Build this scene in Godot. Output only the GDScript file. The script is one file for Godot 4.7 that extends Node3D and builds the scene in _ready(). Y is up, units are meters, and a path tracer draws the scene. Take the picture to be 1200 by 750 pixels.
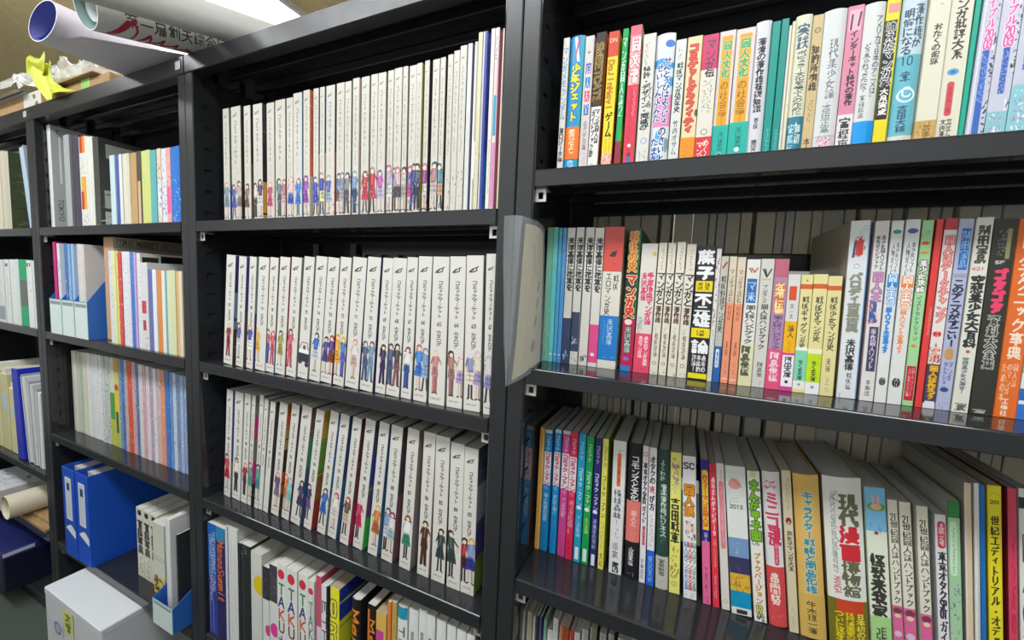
extends Node3D
# A row of black steel bookcases full of books and catalogues, seen from the aisle. x runs along the cases, the case fronts stand in z = 0, y = 0 is about eye height.

const FLOOR_Y := -1.25
const CEIL_Y := 1.25
const UNIT := 0.9          # width of one bookcase
const POST := 0.029        # width of one upright

var used := {}
var mats := {}
var rng := RandomNumberGenerator.new()
var strokes_of := {}
var clip := Rect2i()
var canvas: Image

func _ready() -> void:
	rng.seed = 20240611
	# camera
	var cam := Camera3D.new()
	cam.name = "camera"
	cam.fov = 78.34
	cam.near = 0.02
	cam.far = 30.0
	add_child(cam)
	cam.position = Vector3(0.2624, 0.1034, 0.5902)
	cam.rotation_degrees = Vector3(-4.923, 23.62, 2.588)
	cam.current = true
	# air, no sky in view: the room is closed
	var we := WorldEnvironment.new()
	we.name = "environment"
	var env := Environment.new()
	env.background_mode = Environment.BG_COLOR
	env.background_color = Color(0.02, 0.02, 0.02)
	env.tonemap_mode = Environment.TONE_MAPPER_LINEAR
	env.tonemap_exposure = 1.17
	env.sdfgi_enabled = true
	env.ssao_enabled = true
	env.ssil_enabled = true
	we.environment = env
	add_child(we)
	make_materials()
	# ceiling lights: two panels over the aisle, one behind the bookcases (the one in view), and an added unseen one there
	ceiling_light(Vector3(-0.75, CEIL_Y, 0.80), Vector2(1.25, 0.30), 1.5, "long white ceiling light over the aisle in front of the numbered catalogues")
	ceiling_light(Vector3(0.70, CEIL_Y, 0.80), Vector2(1.25, 0.30), 1.5, "long white ceiling light over the aisle near the plastic sleeve")
	ceiling_light(Vector3(-2.20, CEIL_Y, 0.80), Vector2(1.25, 0.30), 1.5, "long white ceiling light over the aisle by the blue binders")
	ceiling_light(Vector3(-1.96, CEIL_Y, -0.80), Vector2(1.20, 0.80), 2.4, "white ceiling light panel with small clips above the rolled posters")
	ceiling_light(Vector3(0.0, CEIL_Y, -1.10), Vector2(1.25, 0.40), 3.0, "added long ceiling light, unseen, brightening the ceiling behind the bookcases")  # added lamp, out of view, lifts the dark ceiling behind the cases
	room()
	for k in 4:
		bookcase(k)
	books()
	left_case_things()
	far_case_things()
	top_things()
	sleeve()
	rear_rack()

# ------------------------------------------------------------------ naming
func numbered(called: String) -> String:
	var n: int = used.get(called, 0)
	used[called] = n + 1
	return called if n == 0 else "%s_%03d" % [called, n]

func tag(o: Node, label: String, category: String, group := "") -> void:
	o.set_meta("label", label)
	o.set_meta("category", category)
	if group != "":
		o.set_meta("group", group)

func thing(called: String, label: String, category: String, at := Vector3.ZERO, group := "") -> Node3D:
	var o := Node3D.new()
	o.name = numbered(called)
	add_child(o)
	o.position = at
	tag(o, label, category, group)
	return o

func put(called: String, mesh: Mesh, m: Material, parent: Node) -> MeshInstance3D:
	var o := MeshInstance3D.new()
	o.name = called
	o.mesh = mesh
	o.material_override = m
	parent.add_child(o, true)
	return o

func structure(called: String, mesh: Mesh, m: Material) -> MeshInstance3D:
	var o := put(numbered(called), mesh, m, self)
	o.set_meta("kind", "structure")
	return o

# ------------------------------------------------------------------ shapes
func start() -> SurfaceTool:
	var st := SurfaceTool.new()
	st.begin(Mesh.PRIMITIVE_TRIANGLES)
	return st

# a, b, c, d run counter-clockwise seen from outside
func quad(st: SurfaceTool, a: Vector3, b: Vector3, c: Vector3, d: Vector3, uv := Rect2(0, 0, 1, 1), n := Vector3.ZERO) -> void:
	var nn := n if n != Vector3.ZERO else (b - a).cross(c - a).normalized()
	var p := [a, c, b, a, d, c]
	var u := [uv.position + Vector2(0, uv.size.y), uv.position + Vector2(uv.size.x, 0), uv.end, uv.position + Vector2(0, uv.size.y), uv.position, uv.position + Vector2(uv.size.x, 0)]
	for i in 6:
		st.set_normal(nn)
		st.set_uv(u[i])
		st.add_vertex(p[i])

func tri(st: SurfaceTool, a: Vector3, b: Vector3, c: Vector3) -> void:
	var nn := (b - a).cross(c - a).normalized()
	for p in [a, c, b]:
		st.set_normal(nn)
		st.set_uv(Vector2(p.x, p.y))
		st.add_vertex(p)

# box with its edges chamfered by e
func bx(st: SurfaceTool, lo: Vector3, hi: Vector3, e := 0.0, xf := Transform3D()) -> void:
	if e <= 0.0:
		var v := []
		for i in 8:
			v.append(xf * Vector3(hi.x if i & 1 else lo.x, hi.y if i & 2 else lo.y, hi.z if i & 4 else lo.z))
		for f in [[4, 5, 7, 6], [1, 0, 2, 3], [5, 1, 3, 7], [0, 4, 6, 2], [6, 7, 3, 2], [0, 1, 5, 4]]:
			quad(st, v[f[0]], v[f[1]], v[f[2]], v[f[3]])
		return
	var c := (lo + hi) / 2.0
	var h := (hi - lo) / 2.0
	e = minf(e, minf(h.x, minf(h.y, h.z)) * 0.9)
	for ax in 3:
		var b := (ax + 1) % 3
		var d := (ax + 2) % 3
		for s in [-1.0, 1.0]:
			var q := []
			for k in [[-1, -1], [1, -1], [1, 1], [-1, 1]]:
				var p := Vector3.ZERO
				p[ax] = s * h[ax]
				p[b] = k[0] * (h[b] - e)
				p[d] = k[1] * (h[d] - e)
				q.append(xf * (c + p))
			if s > 0:
				quad(st, q[0], q[1], q[2], q[3])
			else:
				quad(st, q[3], q[2], q[1], q[0])
		for s in [-1.0, 1.0]:
			for t in [-1.0, 1.0]:
				var q := []
				for k in [[-1, 0], [1, 0], [1, 1], [-1, 1]]:
					var p := Vector3.ZERO
					p[ax] = k[0] * (h[ax] - e)
					p[b] = s * (h[b] - (e if k[1] else 0.0))
					p[d] = t * (h[d] - (0.0 if k[1] else e))
					q.append(xf * (c + p))
				if s * t > 0:
					quad(st, q[0], q[1], q[2], q[3])
				else:
					quad(st, q[3], q[2], q[1], q[0])
	for i in 8:
		var s := Vector3(1 if i & 1 else -1, 1 if i & 2 else -1, 1 if i & 4 else -1)
		var p1 := xf * (c + s * Vector3(h.x, h.y - e, h.z - e))
		var p2 := xf * (c + s * Vector3(h.x - e, h.y, h.z - e))
		var p3 := xf * (c + s * Vector3(h.x - e, h.y - e, h.z))
		if s.x * s.y * s.z > 0:
			tri(st, p1, p2, p3)
		else:
			tri(st, p3, p2, p1)

func box_mesh(lo: Vector3, hi: Vector3, e := 0.0) -> ArrayMesh:
	var st := start()
	bx(st, lo, hi, e)
	return st.commit()

# profile (z, y), counter-clockwise seen from +x, pushed along x
func extrude_x(st: SurfaceTool, prof: Array, x0: float, x1: float) -> void:
	var n := prof.size()
	for i in n:
		var a: Vector2 = prof[i]
		var b: Vector2 = prof[(i + 1) % n]
		quad(st, Vector3(x0, a.y, a.x), Vector3(x1, a.y, a.x), Vector3(x1, b.y, b.x), Vector3(x0, b.y, b.x))
	var flat := PackedVector2Array(prof)
	var ids := Geometry2D.triangulate_polygon(flat)
	for i in range(0, ids.size(), 3):
		var p: Vector2 = prof[ids[i]]
		var q: Vector2 = prof[ids[i + 1]]
		var r: Vector2 = prof[ids[i + 2]]
		if (q - p).cross(r - p) < 0.0:
			var s := q
			q = r
			r = s
		# seen from +x with z to the left: flip
		tri(st, Vector3(x1, p.y, p.x), Vector3(x1, r.y, r.x), Vector3(x1, q.y, q.x))
		tri(st, Vector3(x0, p.y, p.x), Vector3(x0, q.y, q.x), Vector3(x0, r.y, r.x))

# open tube along -z (or any direction) with a wall
func tube(st: SurfaceTool, a: Vector3, b: Vector3, r: float, wall: float, sides := 28, squash := 1.0) -> void:
	var ax := (b - a).normalized()
	var u := ax.cross(Vector3.UP).normalized()
	var v := u.cross(ax).normalized() * squash
	for i in sides:
		var t0 := TAU * i / sides
		var t1 := TAU * (i + 1) / sides
		var d0 := u * cos(t0) + v * sin(t0)
		var d1 := u * cos(t1) + v * sin(t1)
		var uv := Rect2(float(i) / sides, 0, 1.0 / sides, 1)
		quad_s(st, a + d0 * r, b + d0 * r, b + d1 * r, a + d1 * r, d0, d1, uv)
		var q := r - wall
		quad_s(st, b + d0 * q, a + d0 * q, a + d1 * q, b + d1 * q, -d0, -d1, uv)
		quad(st, a + d0 * q, a + d0 * r, a + d1 * r, a + d1 * q, uv, -ax)
		quad(st, b + d0 * r, b + d0 * q, b + d1 * q, b + d1 * r, uv, ax)

# quad whose first two corners have normal n0, the last two n1
func quad_s(st: SurfaceTool, a: Vector3, b: Vector3, c: Vector3, d: Vector3, n0: Vector3, n1: Vector3, uv: Rect2) -> void:
	var p := [a, c, b, a, d, c]
	var n := [n0, n1, n0, n0, n1, n1]
	var ua := uv.position
	var ub := Vector2(uv.position.x, uv.end.y)
	var uc := uv.end
	var ud := Vector2(uv.end.x, uv.position.y)
	var u := [ua, uc, ub, ua, ud, uc]
	for i in 6:
		st.set_normal(n[i].normalized())
		st.set_uv(u[i])
		st.add_vertex(p[i])

# thin sheet over a grid of points, with thickness
func sheet(pts: Array, w: int, thick: float) -> ArrayMesh:
	var st := start()
	var h := pts.size() / w
	for side in [1.0, -1.0]:
		for j in h - 1:
			for i in w - 1:
				var c := [[i, j], [i + 1, j], [i + 1, j + 1], [i, j + 1]]
				var q := []
				for k in c:
					var p: Vector3 = pts[k[1] * w + k[0]]
					var du: Vector3 = pts[k[1] * w + mini(k[0] + 1, w - 1)] - pts[k[1] * w + maxi(k[0] - 1, 0)]
					var dv: Vector3 = pts[mini(k[1] + 1, h - 1) * w + k[0]] - pts[maxi(k[1] - 1, 0) * w + k[0]]
					var n := dv.cross(du).normalized()
					q.append([p + n * thick * 0.5 * side, n * side, Vector2(float(k[0]) / (w - 1), float(k[1]) / (h - 1))])
				var order := [0, 1, 2, 0, 2, 3] if side > 0 else [0, 2, 1, 0, 3, 2]
				for o in order:
					st.set_normal(q[o][1])
					st.set_uv(q[o][2])
					st.add_vertex(q[o][0])
	return st.commit()

# ------------------------------------------------------------------ materials
func mat(colour: Color, rough := 0.6, metal := 0.0, spec := 0.5) -> StandardMaterial3D:
	var m := StandardMaterial3D.new()
	m.albedo_color = colour
	m.roughness = rough
	m.metallic = metal
	m.metallic_specular = spec
	return m

func hexm(c: String, rough := 0.6) -> StandardMaterial3D:
	var key := "%s/%s" % [c, rough]
	if not mats.has(key):
		mats[key] = mat(Color(c), rough)
	return mats[key]

func noise_tex(seed_: int, freq: float, lo: Color, hi: Color, size := 256) -> NoiseTexture2D:
	var n := FastNoiseLite.new()
	n.seed = seed_
	n.frequency = freq
	n.fractal_octaves = 4
	var t := NoiseTexture2D.new()
	t.width = size
	t.height = size
	t.seamless = true
	t.noise = n
	var g := Gradient.new()
	g.set_color(0, lo)
	g.set_color(1, hi)
	t.color_ramp = g
	return t

func make_materials() -> void:
	# black enamelled steel, smooth enough to mirror the books
	var s := mat(Color(0.165, 0.17, 0.18), 0.2, 0.0, 0.5)
	s.roughness_texture = noise_tex(3, 0.05, Color(0.85, 0.85, 0.85), Color(1, 1, 1))
	s.roughness = 0.18
	s.uv1_triplanar = true
	s.uv1_world_triplanar = true
	s.uv1_scale = Vector3(2, 2, 2)
	mats.steel = s
	mats.flange = s.duplicate()
	mats.flange.roughness = 0.07
	mats.board = s.duplicate()
	mats.board.roughness = 0.12
	mats.steel_post = s.duplicate()
	mats.steel_post.roughness = 0.34
	mats.zinc = mat(Color(0.80, 0.80, 0.78), 0.4, 0.3)
	var pg := Image.create(256, 4, false, Image.FORMAT_RGB8)
	for x in 256:
		var v := 0.93 + 0.07 * rng.randf() - (0.10 if rng.randf() < 0.06 else 0.0)
		for y in 4:
			pg.set_pixel(x, y, Color(v, v, v))
	var pt := ImageTexture.create_from_image(pg)
	for k in {"pages_white": "d9d7d0", "pages_cream": "dcd3bd", "pages_grey": "cbc8be", "pages_tan": "b5a488", "pages_rear": "dcd4bd"}.keys():
		var c: String = {"pages_white": "d9d7d0", "pages_cream": "dcd3bd", "pages_grey": "cbc8be", "pages_tan": "b5a488", "pages_rear": "dcd4bd"}[k]
		var m := mat(Color(c), 0.85, 0.0, 0.3)
		m.albedo_texture = pt
		m.texture_filter = BaseMaterial3D.TEXTURE_FILTER_LINEAR
		mats[k] = m
	var card := mat(Color(0.72, 0.58, 0.40), 0.85)
	card.albedo_texture = noise_tex(9, 0.05, Color(0.86, 0.86, 0.86), Color(1, 1, 1))
	card.uv1_triplanar = true
	card.uv1_scale = Vector3(4, 4, 4)
	mats.card = card
	mats.paper = mat(Color(0.88, 0.87, 0.84), 0.7)
	var carpet := mat(Color(0.36, 0.40, 0.36), 0.95)
	carpet.albedo_texture = noise_tex(21, 0.25, Color(0.62, 0.62, 0.62), Color(1, 1, 1), 512)
	carpet.uv1_triplanar = true
	carpet.uv1_world_triplanar = true
	carpet.uv1_scale = Vector3(3, 3, 3)
	mats.carpet = carpet
	var ceil := mat(Color(0.90, 0.81, 0.60), 0.85)
	ceil.albedo_texture = noise_tex(5, 0.08, Color(0.93, 0.93, 0.93), Color(1, 1, 1))
	ceil.uv1_triplanar = true
	ceil.uv1_world_triplanar = true
	mats.ceiling = ceil
	mats.wall = mat(Color(0.86, 0.86, 0.85), 0.85)
	var clear := mat(Color(0.80, 0.82, 0.83, 0.17), 0.32)
	clear.transparency = BaseMaterial3D.TRANSPARENCY_ALPHA
	mats.frosted = clear
	var film := mat(Color(0.96, 0.96, 0.94, 0.30), 0.30)
	film.transparency = BaseMaterial3D.TRANSPARENCY_ALPHA
	mats.film = film

# ------------------------------------------------------------------ room
func ceiling_light(at: Vector3, size: Vector2, energy: float, label: String) -> void:
	var t := thing("ceiling_light", label, "light", at)
	var st := start()
	var w := size.x / 2
	var d := size.y / 2
	bx(st, Vector3(-w - 0.02, -0.02, -d - 0.02), Vector3(-w, 0.0, d + 0.02))
	bx(st, Vector3(w, -0.02, -d - 0.02), Vector3(w + 0.02, 0.0, d + 0.02))
	bx(st, Vector3(-w, -0.02, -d - 0.02), Vector3(w, 0.0, -d))
	bx(st, Vector3(-w, -0.02, d), Vector3(w, 0.0, d + 0.02))
	put("frame", st.commit(), hexm("dcdcd8", 0.5), t)
	var g := mat(Color(0.95, 0.95, 0.95), 0.5)
	g.emission_enabled = true
	g.emission = Color(0.98, 0.99, 1.0)
	g.emission_energy_multiplier = 1.6
	put("diffuser", box_mesh(Vector3(-w, -0.010, -d), Vector3(w, -0.002, d)), g, t)
	if at.z < 0.0:
		for c in [[0.08, 0.22], [0.22, 0.03], [0.56, 0.10]]:
			var s2 := start()
			var o := Vector3(c[0], -0.0095, c[1])
			bx(s2, o + Vector3(-0.03, -0.012, -0.004), o + Vector3(0.03, 0, 0.004), 0.001, Transform3D())
			tri(s2, o + Vector3(-0.028, -0.012, 0.004), o + Vector3(0.03, -0.012, 0.004), o + Vector3(0.0, -0.034, 0.012))
			tri(s2, o + Vector3(0.03, -0.012, -0.004), o + Vector3(-0.028, -0.012, -0.004), o + Vector3(0.0, -0.034, 0.012))
			put("diffuser_clip", s2.commit(), hexm("a9adae", 0.5), t)
	var l := AreaLight3D.new()
	l.name = "panel_light"
	l.area_size = size * 0.98
	l.light_energy = energy
	l.light_color = Color(0.97, 0.985, 1.0)
	l.area_range = 12.0
	l.area_attenuation = 2.0
	l.shadow_enabled = true
	t.add_child(l)
	l.position = Vector3(0, -0.022, 0)
	l.rotation_degrees = Vector3(-90, 0, 0)

func room() -> void:
	structure("floor", box_mesh(Vector3(-4.6, FLOOR_Y - 0.1, -2.4), Vector3(2.6, FLOOR_Y, 1.45)), mats.carpet)
	structure("ceiling", box_mesh(Vector3(-4.6, CEIL_Y, -2.4), Vector3(2.6, CEIL_Y + 0.1, 1.45)), mats.ceiling)
	structure("wall_aisle", box_mesh(Vector3(-4.6, FLOOR_Y, 1.35), Vector3(2.6, CEIL_Y, 1.45)), mats.wall)
	structure("wall_rear", box_mesh(Vector3(-4.6, FLOOR_Y, -2.4), Vector3(2.6, CEIL_Y, -2.3)), mats.wall)
	structure("wall_left", box_mesh(Vector3(-4.6, FLOOR_Y, -2.3), Vector3(-4.5, CEIL_Y, 1.35)), mats.wall)
	structure("wall_right", box_mesh(Vector3(2.5, FLOOR_Y, -2.3), Vector3(2.6, CEIL_Y, 1.35)), mats.wall)

# ------------------------------------------------------------------ bookcases
const SHELVES := [
	[0.287, -0.028, -0.395, -0.74, -1.12],
	[0.2302, -0.1255, -0.4925, -0.88, -1.17],
	[0.2302, -0.1255, -0.4925, -0.90, -1.17],
	[0.2302, -0.1255, -0.665, -0.90, -1.17],
]
const CASE_LABELS := [
	"black steel bookcase with the plastic sleeve hanging at its upright",
	"black steel bookcase holding the white numbered catalogues",
	"black steel bookcase holding blue binders and blue file boxes",
	"black steel bookcase with a paper tube on its low shelf",
]
const CASE_D := 0.255

func bookcase(k: int) -> void:
	var x0 := -UNIT * k
	var t := thing("bookcase", CASE_LABELS[k], "bookcase", Vector3(x0, FLOOR_Y, 0))
	var up := -FLOOR_Y      # parts are written in room heights, the thing stands on the floor
	var off := Vector3(0, up, 0)
	var steel: Material = mats.steel
	var top := 0.628
	for side in 2:
		var a := 0.0008 if side == 0 else UNIT - 0.0008 - POST
		# front and rear uprights
		put("upright", box_mesh(Vector3(a, 0, -0.026), Vector3(a + POST, top - 0.043 + up, 0.0), 0.0016), mats.steel_post, t)
		put("rear_upright", box_mesh(Vector3(a, 0, -CASE_D), Vector3(a + POST, top - 0.005 + up, -CASE_D + 0.026), 0.0016), hexm("2a2b2d", 0.7), t)
		# side sheet between the uprights
		var sx := POST - 0.0045 if side == 0 else UNIT - POST + 0.0015
		put("side_panel", box_mesh(Vector3(sx, 0.02, -CASE_D + 0.026), Vector3(sx + 0.003, top + up - 0.044, -0.026)), steel, t)
		# slotted flange on the inner face
		var fx := (a + POST) if side == 0 else a - 0.0015
		var st := start()
		var z0 := -0.058
		var z1 := -0.0025
		var zs0 := -0.040
		var zs1 := -0.022
		bx(st, Vector3(fx, 0.0, z0), Vector3(fx + 0.0015, top + up - 0.044, zs0))
		bx(st, Vector3(fx, 0.0, zs1), Vector3(fx + 0.0015, top + up - 0.044, z1))
		var y := 0.0
		while y < top + up - 0.06:
			bx(st, Vector3(fx, y, zs0), Vector3(fx + 0.0015, minf(y + 0.039, top + up - 0.044), zs1))
			bx(st, Vector3(fx, y + 0.039, zs0), Vector3(fx + 0.0015, y + 0.047, zs0 + 0.013))
			y += 0.052
		put("slotted_flange", st.commit(), mats.flange, t)
	# head beam, top sheet, plinth
	var stb := start()
	var b0 := top - 0.043
	bx(stb, Vector3(0.0008, b0 + up, -0.028), Vector3(UNIT - 0.0008, top + up, 0.0015), 0.002)
	put("head_beam", stb.commit(), mats.steel_post, t)
	put("top_sheet", box_mesh(Vector3(0.001, top - 0.004 + up, -CASE_D), Vector3(UNIT - 0.001, top + up, -0.028)), steel, t)
	var str_ := start()
	for z in [-0.09, -0.16, -0.23]:
		bx(str_, Vector3(0.032, top - 0.024 + up, z - 0.008), Vector3(UNIT - 0.032, top - 0.004 + up, z + 0.008), 0.002)
	put("top_rib", str_.commit(), steel, t)
	put("plinth", box_mesh(Vector3(POST + 0.002, 0, -0.02), Vector3(UNIT - POST - 0.002, 0.075, -0.014)), steel, t)
	put("corner_plate", box_mesh(Vector3(UNIT - 0.034, b0 + up + 0.012, 0.0015), Vector3(UNIT - 0.012, b0 + up + 0.032, 0.0028), 0.0006), mats.zinc, t)
	# shelves
	for y in SHELVES[k]:
		shelf(t, y + up, k)
	# back: closed sheet, in the catalogue case with a slotted rail above the second row
	if k == 1:
		put("back_panel", box_mesh(Vector3(0.03, 0.2302 + up - 0.03, -CASE_D + 0.001), Vector3(UNIT - 0.03, top + up - 0.005, -CASE_D + 0.004)), steel, t)
		put("back_panel", box_mesh(Vector3(0.03, 0.06, -CASE_D + 0.001), Vector3(UNIT - 0.03, -0.1255 + up + 0.255, -CASE_D + 0.004)), steel, t)
		var sr := start()
		bx(sr, Vector3(0.03, 0.172 + up, -CASE_D + 0.002), Vector3(UNIT - 0.03, 0.200 + up, -CASE_D + 0.005))
		var xx := 0.03
		while xx < UNIT - 0.08:
			bx(sr, Vector3(xx, 0.154 + up, -CASE_D + 0.002), Vector3(xx + 0.022, 0.172 + up, -CASE_D + 0.005))
			xx += 0.058
		bx(sr, Vector3(0.03, 0.126 + up, -CASE_D + 0.002), Vector3(UNIT - 0.03, 0.154 + up, -CASE_D + 0.005))
		put("slotted_rail", sr.commit(), steel, t)
		for px in [0.155, 0.30]:
			put("brace", box_mesh(Vector3(px, -0.1255 + up, -CASE_D + 0.012), Vector3(px + 0.02, 0.20 + up, -CASE_D + 0.018), 0.001), hexm("6a6a6c", 0.5), t)
	elif k == 0:
		put("back_panel", box_mesh(Vector3(0.03, 0.287 + up - 0.03, -CASE_D + 0.001), Vector3(UNIT - 0.03, top + up - 0.005, -CASE_D + 0.004)), steel, t)
		put("back_strip", box_mesh(Vector3(0.03, 0.06, -CASE_D + 0.001), Vector3(0.072, 0.262 + up, -CASE_D + 0.004)), steel, t)
	elif k >= 2:
		put("back_panel", box_mesh(Vector3(0.03, 0.06, -CASE_D + 0.001), Vector3(UNIT - 0.03, top + up - 0.005, -CASE_D + 0.004)), steel, t)

func shelf(t: Node3D, y: float, k: int) -> void:
	var x0 := POST + 0.005
	var x1 := UNIT - POST - 0.005
	# folded sheet: top, front lip with a rounded nose, hem under it, rear lip
	var r := 0.003
	var prof := []
	for i in 5:
		var a := deg_to_rad(90.0 * i / 4)
		prof.append(Vector2(-r + r * cos(a), y - r + r * sin(a)))
	prof.append_array([Vector2(-CASE_D + 0.008, y), Vector2(-CASE_D + 0.008, y - 0.026), Vector2(-CASE_D + 0.010, y - 0.026), Vector2(-CASE_D + 0.010, y - 0.002), Vector2(-0.002, y - 0.002), Vector2(-0.002, y - 0.0255), Vector2(-0.016, y - 0.0255), Vector2(-0.016, y - 0.027), Vector2(-0.001, y - 0.027), Vector2(0.0, y - 0.026)])
	var st := start()
	extrude_x(st, prof, x0, x1)
	var b := put("shelf", st.commit(), mats.board, t)
	var rib := start()
	for z in [-0.10, -0.18]:
		bx(rib, Vector3(x0 + 0.004, y - 0.018, z - 0.010), Vector3(x1 - 0.004, y - 0.002, z + 0.010), 0.002)
	put("rib", rib.commit(), mats.steel, b)
	for s in [0, 1]:
		var ex: float = x0 if s == 0 else x1
		put("end_cap", box_mesh(Vector3(ex - (0.0012 if s == 0 else 0.0), y - 0.026, -0.030), Vector3(ex + (0.0 if s == 0 else 0.0012), y - 0.002, -0.001)), mats.steel_post, b)
		# clip that carries the shelf in the slots of the upright
		var c := start()
		var cx := POST + 0.0018 if s == 0 else UNIT - POST - 0.0198
		var zc := -0.012
		bx(c, Vector3(cx, y - 0.033, zc), Vector3(cx + 0.018, y - 0.029, zc + 0.002))
		bx(c, Vector3(cx, y - 0.048, zc), Vector3(cx + 0.018, y - 0.044, zc + 0.002))
		bx(c, Vector3(cx, y - 0.044, zc), Vector3(cx + 0.005, y - 0.033, zc + 0.002))
		bx(c, Vector3(cx + 0.0135, y - 0.044, zc), Vector3(cx + 0.018, y - 0.033, zc + 0.002))
		bx(c, Vector3(cx, y - 0.029, zc - 0.02), Vector3(cx + 0.018, y - 0.0275, zc + 0.002))
		put("shelf_clip", c.commit(), mats.zinc, b)


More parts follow.
